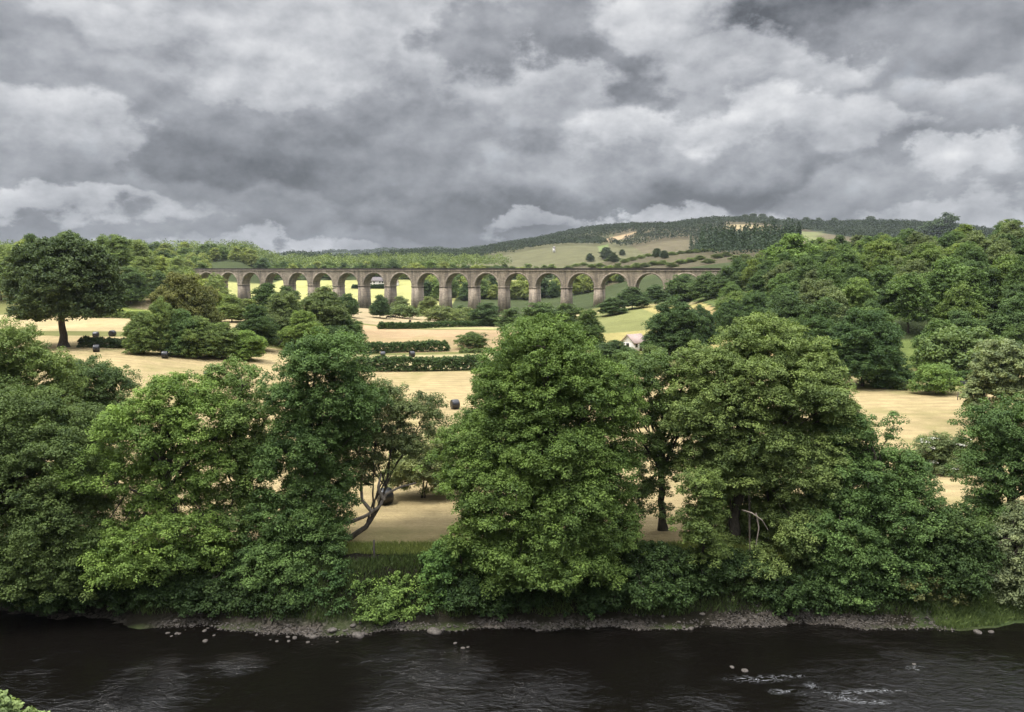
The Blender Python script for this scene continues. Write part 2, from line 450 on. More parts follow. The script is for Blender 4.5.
# distant hills
hills = GY > 1000
hw = 40 * np.sin(GX * 0.011) + 22 * np.sin(GX * 0.031 + 1)
paint(hills, (0.034, 0.045, 0.024), 0.2)
paint(hills & (GX > -80) & (GX < 700), (0.125, 0.120, 0.060), 0.3)
paint(hills & (GX > 190 + hw) & (GX < 700), (0.125, 0.105, 0.062), 0.5)
paint((GY > 640) & (GY <= 1000) & (GX > 60), (0.095, 0.082, 0.048), 0.5)
def hp(pts, c): paint(inside(poly(pts), GX, GY) & hills, c, 0.2)
HP = [([(598, 238), (640, 231), (628, 236), (610, 240)], (0.36, 0.26, 0.15)),
      ([(722, 225), (768, 226), (764, 229), (724, 228)], (0.30, 0.24, 0.13)),
      ([(790, 232), (822, 231), (820, 239), (800, 239)], (0.17, 0.18, 0.075)),
      ([(598, 246), (608, 244), (608, 249), (600, 250)], (0.16, 0.20, 0.07))]
HP = [([(x, y + (2.5 if y > np.mean([q[1] for q in p]) else 0)) for x, y in p], c) for p, c in HP]
for pts, c in HP: hp(pts, c)
# bank: bare earth and leaf litter
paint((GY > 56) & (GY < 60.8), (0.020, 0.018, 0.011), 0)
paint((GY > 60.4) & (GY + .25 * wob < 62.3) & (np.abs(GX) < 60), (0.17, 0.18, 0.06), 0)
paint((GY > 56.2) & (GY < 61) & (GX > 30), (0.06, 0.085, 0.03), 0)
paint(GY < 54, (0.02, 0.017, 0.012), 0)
yy = GY - shore(GX)
shing = sm((yy - 54.2) / 0.5) * (1 - sm((yy - 56.8 + 0.3 * np.sin(GX * 1.1) - 0.9 * sm((GX - 14) / 6) - .6 * np.exp(-((GX + 15) / 6) ** 2)) / 0.7)) * (1 - sm((GX - 31) / 1.5))

idx = np.arange(nxv * nyv).reshape(nyv, nxv)
quads = np.stack([idx[:-1, :-1], idx[:-1, 1:], idx[1:, 1:], idx[1:, :-1]], -1).reshape(-1, 4)
shing = shing * sm(.62 + .6 * np.sin(GX * .55 + 1) * np.sin(GX * .21 + 2) + .25 * np.sin(GX * 2.1))
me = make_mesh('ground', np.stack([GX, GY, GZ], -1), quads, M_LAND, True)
def vattr(me, name, arr, typ='FLOAT'):
    a = me.attributes.new(name, typ, 'POINT')
    if typ == 'FLOAT': a.data.foreach_set('value', np.ascontiguousarray(arr, np.float32).ravel())
    else:
        a.data.foreach_set('color', np.concatenate([arr.reshape(-1, 3), np.ones((arr.size // 3, 1))], 1).astype(np.float32).ravel())
vattr(me, 'cover', cover, 'FLOAT_COLOR'); vattr(me, 'crop', crop); vattr(me, 'shingle', shing)
tag(link('ground', me), kind='structure')

w = MB().add([[-600, 24, 0], [600, 24, 0], [600, 62, 0], [-600, 62, 0]], [[0, 1, 2, 3]])
tag(w.build('river_water', M_WATER), kind='structure')

# ------------------------------------------------------------------ trees
def unit(rng, n, zmin=-1.0):
    z = rng.uniform(zmin, 1, n); a = rng.uniform(0, 2 * math.pi, n)
    r = np.sqrt(np.clip(1 - z * z, 0, 1))
    return np.stack([r * np.cos(a), r * np.sin(a), z], 1)

def sub_lobes(rng, lobes, sub_r, dens=1.0, fill=0.35, zmin=-0.75, gap=0.60):
    P = []; W = []
    for i, (c, r) in enumerate(lobes):
        a, b, d = r
        area = 4 * math.pi * (((a * b) ** 1.6 + (a * d) ** 1.6 + (b * d) ** 1.6) / 3) ** (1 / 1.6)
        n = max(4, int(dens * 2.2 * area / (math.pi * sub_r ** 2)))
        p = c + unit(rng, n, zmin) * r * rng.uniform(0.74, 1.0, (n, 1))
        k = int(n * fill)
        if k: p = np.concatenate([p, c + unit(rng, k) * r * rng.uniform(0.3, 0.7, (k, 1))])
        keep = np.ones(len(p), bool)
        for j, (c2, r2) in enumerate(lobes):
            if j != i: keep &= (((p - c2) / r2) ** 2).sum(1) > 0.42
        p = p[keep]
        P.append(p)
    P = np.concatenate(P)
    P = P[rng.permutation(len(P))]
    md = (gap * sub_r) ** 2
    kept = np.zeros((0, 3))
    for p in P:
        if not len(kept) or (((kept - p) / np.array([1, 1, .72])) ** 2).sum(1).min() > md: kept = np.concatenate([kept, p[None]])
    P = kept
    return P, sub_r * rng.uniform(0.6, 1.3, len(P))

def leaf_quads(rng, C, rc, n, leaf, up=0.55, squash=0.75, aspect=0.72, zmin=-0.6):
    K = len(C)
    d = unit(rng, K * n, zmin).reshape(K, n, 3)
    rr = rc[:, None] * (0.35 + 0.7 * rng.uniform(0, 1, (K, n)) ** 0.6)
    pos = C[:, None] + d * rr[..., None] * np.array([1, 1, squash])
    nrm = 0.55 * d + np.array([0, 0, up]) + 0.30 * rng.normal(0, 1, (K, n, 3))
    nrm /= np.linalg.norm(nrm, axis=-1, keepdims=True) + 1e-9
    t = np.cross(nrm, rng.normal(0, 1, (K, n, 3)))
    t /= np.linalg.norm(t, axis=-1, keepdims=True) + 1e-9
    b = np.cross(nrm, t)
    Ls = leaf * rng.uniform(0.7, 1.3, (K, n, 1))
    bend = nrm * Ls * 0.16
    q = np.stack([pos - t * Ls * 0.5 - bend, pos + b * Ls * 0.5 * aspect, pos + t * Ls * 0.5 - bend, pos - b * Ls * 0.5 * aspect], 2)
    tint = np.clip(0.5 + rng.normal(0, 0.17, (K, 1)) + rng.normal(0, 0.10, (K, n)), 0, 1)
    return q.reshape(-1, 4, 3), tint.reshape(-1)

def leaves_mesh(name, q, tint, mat):
    n = len(q)
    me = make_mesh(name, q.reshape(-1, 3), np.arange(n * 4).reshape(-1, 4), mat)
    a = me.attributes.new('tint', 'FLOAT', 'FACE')
    a.data.foreach_set('value', tint.astype(np.float32))
    return me

def crown(rng, lobes, leaf, sub_r, clump_r, n_leaf, dens=1.0, fill=0.35, up=0.5, squash=0.85, cl=1.0, zmin=-0.75):
    P, rs = sub_lobes(rng, lobes, sub_r, dens, fill, zmin)
    m = max(3, int(cl * 0.62 * 4 * (sub_r / clump_r) ** 2 * 0.8))
    d = unit(rng, len(P) * m, -0.25).reshape(len(P), m, 3)
    C = P[:, None] + d * (rs[:, None, None] * rng.uniform(0.72, 1.05, (len(P), m, 1))) * np.array([1, 1, squash])
    C = C.reshape(-1, 3)
    rc = clump_r * rng.uniform(0.65, 1.35, len(C))
    q, t = leaf_quads(rng, C, rc, n_leaf, leaf, up, 0.75)
    lobe_t = np.repeat(rng.normal(0, 0.10, len(P)), m * n_leaf)
    return q, np.clip(t + lobe_t, 0, 1), P, rs

def bez(p0, p1, p2, n):
    t = np.linspace(0, 1, n)[:, None]
    return (1 - t) ** 2 * p0 + 2 * t * (1 - t) * p1 + t * t * p2

def wood(rng, base, P, r0, top=None, n_limb=18, n_twig=30, seg=7, lean=None, stems=1, twig_r=0.035):
    """a tapered trunk whose limbs reach into the crown; base in the same frame as P"""
    mb = MB()
    hi = P[:, 2].max(); cen = P.mean(0)
    for s in range(stems):
        b = np.array(base, float)
        if stems > 1: b[:2] += rng.uniform(-1, 1, 2) * r0 * 3
        tp = np.array([cen[0], cen[1], base[2] + (hi - base[2]) * 0.88]) if top is None else np.array(top, float)
        if stems > 1: tp[:2] += rng.uniform(-1, 1, 2) * 0.2 * (np.ptp(P[:, 0]) + 1)
        mid = (b + tp) / 2
        mid[:2] = 0.65 * b[:2] + 0.35 * tp[:2] + rng.uniform(-.4, .4, 2)
        if lean is not None: mid = np.array(lean, float)
        tr = bez(b, mid, tp, 16); tr[1:-1, :2] += rng.normal(0, r0 * 0.22, (14, 2))
        tt = np.linspace(0, 1, 16)
        rad = r0 / math.sqrt(stems) * ((1 - tt) ** 0.75 * 0.92 + 0.06) * (1 + 0.7 * np.exp(-tt * 22))
        mb.tube(tr, rad, seg + 2)
        tips = []
        hiP = np.nonzero(P[:, 2] - base[2] > 0.45 * (hi - base[2]))[0]
        if len(hiP) < 4: hiP = np.arange(len(P))
        sel = rng.choice(hiP, min(n_limb, len(hiP)), replace=False)
        for i in sel:
            tgt = P[i]
            h = (tgt[2] - base[2]) / max(tp[2] - base[2], 0.1)
            k = int(np.clip((h * 0.66 - 0.04 + rng.uniform(-.08, .05)) * 15, 5, 14))
            st = tr[k]
            m1 = (st + tgt) / 2 + np.array([0, 0, 0.12 * np.linalg.norm(tgt - st)]) + rng.normal(0, 0.25, 3)
            pth = bez(st, m1, tgt, 9); pth[1:-1] += rng.normal(0, 0.05 + 0.02 * r0, (7, 3))
            rr = np.linspace(min(rad[k] * 0.5, r0 * 0.3), twig_r, 9)
            mb.tube(pth, rr, seg - 1)
            tips.append(pth)
        for _ in range(n_twig):
            tgt = P[rng.integers(len(P))]
            allp = np.concatenate([t_[2:] for t_ in tips])
            j = np.argmin(((allp - tgt) ** 2).sum(1) + 2.0 * np.maximum(0, allp[:, 2] - tgt[2]))
            st = allp[j]
            m1 = (st + tgt) / 2 + rng.normal(0, 0.2, 3)
            mb.tube(bez(st, m1, tgt, 6), np.linspace(twig_r * 2.2, twig_r * 0.5, 6), 5)
    return mb

def px_lobes(Y0, specs, dr=0.95):
    out = []
    for sp in specs:
        px, py, rx, rz = sp[:4]; dy = sp[4] if len(sp) > 4 else 0.0
        Y = Y0 + dy; k = Y / FPX
        out.append((at(px, py, Y), np.array([rx * k, rx * k * dr, rz * k])))
    return out

CNT = {}
def big_tree(name, label, cat, base_px, Y0, specs, color, r0=0.45, leaf=0.155, sub_r=1.2, clump_r=0.48, n_leaf=72, dens=1.0, fill=0.2,
             seed=1, group=None, n_limb=20, n_twig=36, up=0.55, top=None, lean=None, stems=1, mat=None, cl=1.0, bark=None, blossom=False, base=None):
    rng = np.random.default_rng(seed)
    lobes = px_lobes(Y0, specs)
    a, _ = ray(base_px, 600)
    if base is None:
        base = np.array([a * Y0, Y0, float(zt(a * Y0, Y0)) - 0.15])
    base = np.array(base, float)
    lobes = [(c - base, np.maximum(r - 0.18 * sub_r, 0.74 * r)) for c, r in lobes]
    q, t, P, rs = crown(rng, lobes, leaf, sub_r, clump_r, n_leaf, dens, fill, up, cl=cl)
    # keep leaves above the ground
    cz = q[:, :, 2].mean(1) + base[2]
    cx = q[:, :, 0].mean(1) + base[0]; cy = q[:, :, 1].mean(1) + base[1]
    ok = cz > np.maximum(zt(cx, cy), 0) + 0.05
    q, t = q[ok], t[ok]
    root = bpy.data.objects.new(name, None); root.empty_display_size = 0.5
    root.location = base; COL.objects.link(root)
    tag(root, label, cat, group)
    if top is not None: top = np.array(top) - base
    if lean is not None: lean = np.array(lean) - base
    wood(rng, np.zeros(3), P, r0, top, n_limb, n_twig, 7, lean, stems).build('trunk', bark or M_BARK, root, smooth=True)
    c = link('crown', leaves_mesh('crown', q, t, mat or M_LEAF), root)
    c.color = (*color, 1)
    if blossom:
        k = rng.choice(len(P), len(P) // 2, replace=False)
        qq, tt = leaf_quads(rng, P[k] + np.array([0, 0, 0.55]) + rng.normal(0, .25, (len(k), 3)), np.full(len(k), 0.5), 40, 0.13, 1.2, 0.3)
        link('blossom', leaves_mesh('blossom', qq, tt, M_FLOWER), root)
    CNT[name] = CNT.get(name, 0) + len(q)
    return root

SYC = (0.070, 0.114, 0.031)
SYC_B = (0.094, 0.150, 0.040)
DARK = (0.056, 0.086, 0.030)
ASH = (0.092, 0.132, 0.046)
GREY = (0.115, 0.145, 0.080)
BRAM = (0.074, 0.122, 0.034)

big_tree('sycamore_tree', 'dark dense sycamore overhanging the left end of the river bank', 'tree', 25, 60.5,
         [(18, 435, 52, 50, 1), (62, 470, 50, 48, 0), (15, 500, 50, 50, -1), (60, 530, 50, 45, -1.5), (20, 570, 50, 40, -2), (75, 572, 34, 32, -2.5), (80, 432, 26, 30, 2), (-25, 470, 50, 60, 0)], DARK, 0.5, seed=11)
big_tree('lime_tree', 'paler yellow-green tree rising behind the dark left-hand sycamore', 'tree', 12, 69,
         [(12, 352, 30, 26, 0), (35, 385, 36, 34, 0), (-10, 400, 40, 50, 0), (20, 430, 40, 40, 0)], (0.085, 0.125, 0.042), 0.4, seed=12)
big_tree('willow_tree', 'round-topped dull green willow beside the stubble, behind the left sycamores', 'tree', 105, 76,
         [(88, 388, 32, 26, 0), (112, 398, 22, 28, 0), (75, 420, 34, 36, 0), (108, 440, 22, 34, 0)], (0.055, 0.088, 0.034), 0.35, leaf=0.155, seed=13)
big_tree('sycamore_tree', 'bright fresh green sycamore with see-through middle on the left river bank', 'tree', 182, 60.5,
         [(178, 398, 34, 22, 1), (136, 428, 36, 30, 0), (196, 428, 38, 32, 1), (100, 478, 34, 26, -0.5), (160, 468, 40, 30, 1), (210, 468, 22, 32, 0),
          (120, 555, 40, 36, -2), (165, 548, 36, 36, -1.5), (150, 512, 24, 18, 0), (206, 545, 22, 34, -1), (194, 505, 22, 24, 0), (160, 440, 26, 26, -.5)], SYC_B, 0.42, seed=14, fill=0.1, dens=0.85)
big_tree('ash_tree', 'thin feathery-topped ash between the bright sycamore and the ivy-clad tree', 'tree', 246, 63,
         [(232, 380, 24, 16, 1), (246, 412, 32, 24, 0), (232, 452, 30, 30, 0), (258, 470, 30, 32, 0), (240, 515, 34, 34, -1)], (0.085, 0.132, 0.042), 0.3, leaf=0.155, seed=15, dens=0.9, fill=0.15)
big_tree('sycamore_tree', 'tall ivy-clad tree with heavy low skirts left of the leaning branch', 'tree', 312, 62,
         [(325, 362, 38, 24, 0), (300, 398, 36, 32, 0), (342, 404, 36, 36, 0), (320, 440, 44, 36, 0), (290, 462, 30, 36, -0.5), (322, 488, 34, 36, 0), (282, 520, 30, 36, -1),
          (312, 535, 38, 36, -1), (288, 568, 54, 34, -1.8), (326, 588, 28, 24, -2.4), (256, 580, 24, 24, -2)], (0.056, 0.098, 0.033), 0.5, seed=16)
# the leaning tree
b0 = at(318, 530, 63.2)
big_tree('leaning_tree', 'grey-green tree leaning out from the bank over the hay field gap', 'tree', 320, 63.2,
         [(378, 408, 34, 24, 3), (412, 420, 28, 24, 3), (358, 440, 28, 28, 2), (400, 448, 30, 20, 3), (345, 478, 16, 20, 1), (366, 476, 18, 20, 2)], (0.072, 0.098, 0.044), 0.30, leaf=0.15, sub_r=1.1,
         seed=17, dens=0.8, fill=0.15, top=at(392, 440, 66), lean=at(388, 545, 64), n_limb=7)
big_tree('elder_shrub', 'grey-green rounded shrub on the field edge left of the great sycamore', 'shrub', 425, 76,
         [(418, 468, 26, 24, 0), (436, 458, 22, 26, 0.5), (404, 478, 18, 16, 0), (440, 482, 18, 20, 0)], (0.125, 0.155, 0.072), 0.14, leaf=0.15, sub_r=1.0, clump_r=0.45, seed=18, stems=3, n_limb=6, n_twig=10)
big_tree('sycamore_tree', 'great broad sycamore at the middle of the river bank', 'tree', 556, 61,
         [(560, 392, 52, 32, 0.5), (548, 364, 50, 30, 1.5), (546, 342, 34, 20, 2.0), (508, 386, 34, 26, 1.0), (592, 384, 34, 26, 1.0), (514, 420, 38, 34, 0.5), (604, 418, 40, 36, 0.5), (548, 452, 56, 38, -1), (470, 462, 38, 34, 0), (596, 472, 40, 38, -0.5), (500, 500, 52, 38, -1.5),
          (566, 512, 52, 40, -2), (606, 530, 32, 36, -1.5), (476, 545, 36, 38, -1.5), (530, 560, 48, 38, -3), (578, 568, 42, 32, -3), (462, 580, 24, 30, -1)], SYC, 0.62, seed=19, n_limb=30, n_twig=60)
big_tree('sycamore_tree', 'second sycamore standing close behind the great broad one', 'tree', 528, 67.5,
         [(540, 345, 36, 22, 0), (516, 372, 34, 28, 0), (562, 368, 34, 28, 0), (502, 405, 28, 32, 0), (540, 400, 44, 36, 0), (486, 442, 30, 34, 0), (520, 460, 50, 40, 0)], (0.062, 0.104, 0.031), 0.45, seed=20)
big_tree('ash_tree', 'airy ash with its bare trunk showing right of the great sycamore', 'tree', 662, 66,
         [(655, 375, 30, 20, 0), (688, 388, 26, 26, 1), (642, 405, 30, 30, 0), (672, 420, 32, 28, 0), (650, 455, 30, 30, 0), (678, 470, 20, 22, -0.5), (645, 500, 22, 22, -1)], (0.070, 0.110, 0.040), 0.33, leaf=0.155, seed=21, dens=0.8, fill=0.1, n_limb=26, n_twig=60)
big_tree('ash_tree', 'tall billowing ash with dead pale limbs low in its crown', 'tree', 728, 63.5,
         [(766, 345, 42, 24, 2), (716, 368, 38, 28, 1.5), (812, 372, 34, 28, 1.5), (764, 388, 54, 34, 0), (704, 412, 38, 36, 0), (812, 412, 42, 36, 0), (752, 436, 50, 32, 0), (830, 440, 34, 34, 0),
          (800, 470, 46, 36, -1), (730, 470, 30, 26, 2.5), (745, 500, 34, 28, 2.5), (720, 540, 24, 30, 1.5), (770, 520, 36, 30, 1.5), (808, 530, 48, 34, -2), (762, 575, 34, 30, -3), (740, 600, 20, 16, -3.5), (716, 458, 32, 30, -.6), (742, 480, 30, 24, -1), (716, 560, 26, 30, -1)], ASH, 0.46, leaf=0.15, sub_r=1.05, clump_r=0.44, n_leaf=66, seed=22, n_limb=30, n_twig=60)
big_tree('sapling_tree', 'slender young tree with a pale trunk close to the water', 'tree', 702, 58.8,
         [(703, 492, 18, 26, 0), (698, 528, 22, 26, 0), (708, 552, 17, 14, 0)], (0.074, 0.110, 0.034), 0.16, leaf=0.15, sub_r=0.8, clump_r=0.4, seed=23, n_limb=8, n_twig=8)
big_tree('alder_tree', 'broad low alder spreading to the right above the shingle', 'tree', 872, 61.5,
         [(846, 436, 32, 26, 1.5), (884, 474, 38, 28, 0.5), (914, 502, 26, 26, 0), (850, 486, 42, 34, 0), (892, 522, 46, 34, -0.5), (838, 540, 42, 36, -1.5), (888, 566, 44, 30, -1.5), (845, 585, 34, 24, -2.5), (896, 430, 8, 14, 1), (920, 560, 24, 26, -1)],
         (0.058, 0.102, 0.035), 0.42, leaf=0.155, sub_r=1.0, seed=24, n_limb=26, n_twig=50)
big_tree('alder_tree', 'dark full tree at the right edge above the grey willow', 'tree', 1005, 64,
         [(1000, 432, 34, 26, 0.5), (990, 474, 28, 32, 0), (1022, 470, 40, 40, 0), (1000, 515, 30, 28, -0.5), (1040, 440, 40, 40, 0)], (0.055, 0.096, 0.034), 0.4, seed=25)
big_tree('willow_tree', 'silvery grey willow bush by the grassy bank at the right edge', 'shrub', 1015, 60.2,
         [(1010, 556, 30, 34, 0), (1032, 548, 34, 44, 0), (990, 580, 20, 26, -0.5), (1024, 590, 34, 22, -0.8)], GREY, 0.2, leaf=0.155, sub_r=1.0, clump_r=0.45, seed=26, stems=3, n_limb=8, n_twig=14, up=0.8)
big_tree('willow_tree', 'pale grey-green willow right of the small meadow', 'tree', 1004, 112,
         [(1000, 368, 24, 22, 0), (1014, 392, 26, 28, 0), (988, 396, 18, 26, 0), (1030, 370, 20, 30, 0)], (0.120, 0.155, 0.080), 0.3, leaf=0.28, sub_r=1.4, clump_r=0.6, seed=27, n_limb=12, n_twig=10)
big_tree('elder_shrub', 'elder bush speckled with cream blossom in the right-hand field gap', 'shrub', 944, 86,
         [(936, 452, 20, 15, 0), (956, 458, 18, 18, 0), (946, 468, 24, 14, 0)], (0.085, 0.115, 0.052), 0.14, leaf=0.155, sub_r=0.9, clump_r=0.42, seed=28, stems=3, n_limb=6, n_twig=8, blossom=True)
# near bank, bottom left corner
big_tree('near_bank_shrub', 'leafy treetop poking into the bottom left corner from the near bank', 'shrub', -8, 33,
         [(-12, 732, 30, 30, 0), (16, 748, 32, 30, 0), (-20, 760, 60, 30, 0), (20, 780, 50, 40, 0)], (0.11, 0.155, 0.065), 0.12, leaf=0.17, sub_r=0.6, clump_r=0.28, seed=29, n_limb=8, n_twig=10)

# undergrowth along the bank: each bush a thing
BUSH = [
    ('bramble_bush', 'tangled bramble mound filling the gap below the lone fence post', 388, 60.6, [(370, 594, 28, 17, 0), (405, 591, 30, 17, 0.5), (388, 602, 34, 12, -.3)], BRAM, 31),
    ('bramble_bush', 'yellow-tipped bramble sprays hanging to the shingle in the middle gap', 372, 58.9, [(362, 605, 14, 7, 0), (384, 607, 12, 6, 0)], (0.085, 0.115, 0.03), 32),
    ('ivy_bush', 'ivy-draped bush between the bramble gap and the great sycamore', 440, 60.6, [(446, 572, 20, 24, 0), (436, 597, 20, 13, -.4)], (0.055, 0.105, 0.032), 33),
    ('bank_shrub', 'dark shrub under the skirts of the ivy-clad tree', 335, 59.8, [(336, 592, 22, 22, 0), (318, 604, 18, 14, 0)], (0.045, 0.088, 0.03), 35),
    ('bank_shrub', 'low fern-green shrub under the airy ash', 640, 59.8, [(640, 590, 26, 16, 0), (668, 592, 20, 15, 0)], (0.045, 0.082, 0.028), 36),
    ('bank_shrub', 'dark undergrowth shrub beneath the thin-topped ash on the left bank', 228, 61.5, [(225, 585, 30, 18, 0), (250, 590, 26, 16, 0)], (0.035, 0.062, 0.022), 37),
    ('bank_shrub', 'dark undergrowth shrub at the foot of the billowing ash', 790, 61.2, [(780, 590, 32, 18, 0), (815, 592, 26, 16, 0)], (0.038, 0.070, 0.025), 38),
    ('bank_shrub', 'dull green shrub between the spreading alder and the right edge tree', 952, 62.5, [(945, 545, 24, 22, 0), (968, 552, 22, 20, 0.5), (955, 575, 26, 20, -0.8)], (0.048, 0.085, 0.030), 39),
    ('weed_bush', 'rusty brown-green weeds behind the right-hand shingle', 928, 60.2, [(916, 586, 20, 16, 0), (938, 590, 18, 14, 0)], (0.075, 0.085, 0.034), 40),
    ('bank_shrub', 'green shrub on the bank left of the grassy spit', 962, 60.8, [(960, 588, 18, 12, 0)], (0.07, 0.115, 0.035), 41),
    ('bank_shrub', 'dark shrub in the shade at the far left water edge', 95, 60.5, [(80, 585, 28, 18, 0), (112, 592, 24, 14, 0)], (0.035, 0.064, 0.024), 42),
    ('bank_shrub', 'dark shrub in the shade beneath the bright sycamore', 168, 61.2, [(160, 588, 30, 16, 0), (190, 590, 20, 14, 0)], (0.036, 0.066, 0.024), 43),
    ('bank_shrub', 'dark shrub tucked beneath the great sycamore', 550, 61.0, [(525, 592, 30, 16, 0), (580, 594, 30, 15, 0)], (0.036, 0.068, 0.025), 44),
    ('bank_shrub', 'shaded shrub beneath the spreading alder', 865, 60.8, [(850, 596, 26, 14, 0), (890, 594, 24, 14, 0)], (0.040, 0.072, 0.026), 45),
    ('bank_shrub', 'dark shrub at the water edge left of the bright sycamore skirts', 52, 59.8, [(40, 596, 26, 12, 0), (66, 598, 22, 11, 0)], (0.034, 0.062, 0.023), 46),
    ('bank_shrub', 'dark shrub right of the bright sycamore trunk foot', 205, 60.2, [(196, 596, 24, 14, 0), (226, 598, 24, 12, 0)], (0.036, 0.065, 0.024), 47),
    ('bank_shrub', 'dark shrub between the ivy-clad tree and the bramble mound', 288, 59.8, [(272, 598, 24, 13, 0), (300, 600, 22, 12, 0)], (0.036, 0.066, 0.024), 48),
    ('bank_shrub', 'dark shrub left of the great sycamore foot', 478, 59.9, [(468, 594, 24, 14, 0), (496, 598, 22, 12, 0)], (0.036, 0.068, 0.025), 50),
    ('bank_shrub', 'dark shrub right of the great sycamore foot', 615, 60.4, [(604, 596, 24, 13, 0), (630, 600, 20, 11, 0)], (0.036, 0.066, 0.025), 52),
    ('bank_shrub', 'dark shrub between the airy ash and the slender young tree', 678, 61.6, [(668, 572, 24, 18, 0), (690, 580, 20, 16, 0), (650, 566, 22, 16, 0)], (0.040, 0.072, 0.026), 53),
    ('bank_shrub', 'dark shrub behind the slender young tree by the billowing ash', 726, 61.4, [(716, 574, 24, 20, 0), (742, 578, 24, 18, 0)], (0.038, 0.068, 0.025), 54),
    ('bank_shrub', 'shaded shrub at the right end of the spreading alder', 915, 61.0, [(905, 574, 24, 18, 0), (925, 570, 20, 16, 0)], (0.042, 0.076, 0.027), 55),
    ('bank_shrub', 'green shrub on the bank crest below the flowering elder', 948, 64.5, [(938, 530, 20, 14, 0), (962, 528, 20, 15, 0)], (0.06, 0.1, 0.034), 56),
]
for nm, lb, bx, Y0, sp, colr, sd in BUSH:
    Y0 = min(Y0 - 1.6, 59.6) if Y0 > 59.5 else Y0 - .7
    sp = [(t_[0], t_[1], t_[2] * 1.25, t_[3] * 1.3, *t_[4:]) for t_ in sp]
    if nm == 'bank_shrub': colr = tuple(np.array(colr) * 0.72)  # shade under the bank trees put into the leaf colour
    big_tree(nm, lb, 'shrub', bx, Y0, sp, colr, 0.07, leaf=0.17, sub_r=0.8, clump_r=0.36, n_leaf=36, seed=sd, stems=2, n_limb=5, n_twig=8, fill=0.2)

# dead limbs in the ash crown
def dead_limb(label, pts, Y, r):
    mb = MB(); P = np.array([at(px, py, Y + d) for px, py, d in pts])
    n = len(P); t = np.linspace(0, n - 1, n * 4)
    Q = np.stack([np.interp(t, range(n), P[:, k]) for k in range(3)], 1)
    mb.tube(Q, np.linspace(r, r * 0.4, len(Q)), 6)
    return mb
rt = [o for o in COL.objects if o.get('label', '').startswith('tall billowing ash')][0]
for pts in ([(742, 510, 0.2), (752, 513, -1.2), (762, 520, -1.6), (768, 530, -1.6)], [(756, 513, -1.2), (759, 528, -1.4), (756, 545, -1.5)]):
    o = dead_limb('', pts, 60.6, 0.065).build('dead_limb', M_DEAD, None, smooth=True)
    o.data.transform(__import__('mathutils').Matrix.Translation(-rt.location)); o.parent = rt
lt = [o for o in COL.objects if o.name.startswith('leaning_tree')][0]
for pts in ([(345, 524, 0), (366, 516, 0), (380, 506, 0), (386, 494, 0.4), (400, 487, 0.8), (416, 483, 1)], [(372, 512, 0), (362, 500, 0), (361, 484, 0.2), (364, 470, 0.4)], [(384, 500, 0.2), (378, 488, 0.2), (381, 474, 0.5)]):
    o = dead_limb('', pts, 64, 0.17).build('branch', M_DEAD, None, smooth=True)
    o.data.transform(__import__('mathutils').Matrix.Translation(-lt.location)); o.parent = lt

# ---------------- middle-distance trees: prototypes, then copies
def proto_lobes(rng, kind):
    """unit tree: height 1, base at 0; returns lobes (centre, radii)"""
    out = []
    if kind == 'oak':
        for i in range(11):
            a = i * 2.4 + rng.uniform(-.3, .3); r = 0.30 * math.sqrt((i + .5) / 11) / 0.75
            z = 0.66 - 0.9 * r * r * 1.1 + rng.uniform(-.06, .06)
            out.append((np.array([r * math.cos(a), r * math.sin(a), z]), np.array([.17, .17, .14]) * rng.uniform(.85, 1.2)))
        out.append((np.array([0, 0, .83]), np.array([.2, .2, .16])))
        out.append((np.array([-.2, .1, .42]), np.array([.2, .2, .13])))
        out.append((np.array([.22, -.05, .45]), np.array([.2, .2, .14])))
    elif kind == 'round':
        for i in range(7):
            a = i * 2.4 + rng.uniform(-.4, .4); r = 0.24 * math.sqrt((i + .5) / 7)
            z = 0.60 + rng.uniform(-.16, .14) - .4 * r
            out.append((np.array([r * math.cos(a), r * math.sin(a), z]), np.array([.19, .19, .18]) * rng.uniform(.85, 1.2)))
        out.append((np.array([0, 0, .82]), np.array([.17, .17, .17])))
        for i in range(5):
            a = i * 1.26 + .4
            out.append((np.array([.2 * math.cos(a), .2 * math.sin(a), .24 + rng.uniform(-.05, .06)]), np.array([.2, .2, .2]) * rng.uniform(.85, 1.15)))
    elif kind == 'tall':
        for i in range(6):
            z = .3 + .11 * i
            out.append((np.array([rng.uniform(-.08, .08), rng.uniform(-.08, .08), z]), np.array([.17, .17, .15]) * (1.15 - .12 * abs(i - 2))))
        out.append((np.array([0, 0, .92]), np.array([.09, .09, .08])))
    elif kind == 'bush':
        for i in range(5):
            a = i * 2.4; r = 0.26 * math.sqrt((i + .3) / 5)
            out.append((np.array([r * math.cos(a), r * math.sin(a), .46 + rng.uniform(-.08, .2)]), np.array([.33, .33, .33]) * rng.uniform(.85, 1.15)))
        out.append((np.array([0, 0, .3]), np.array([.5, .5, .3])))
    return out

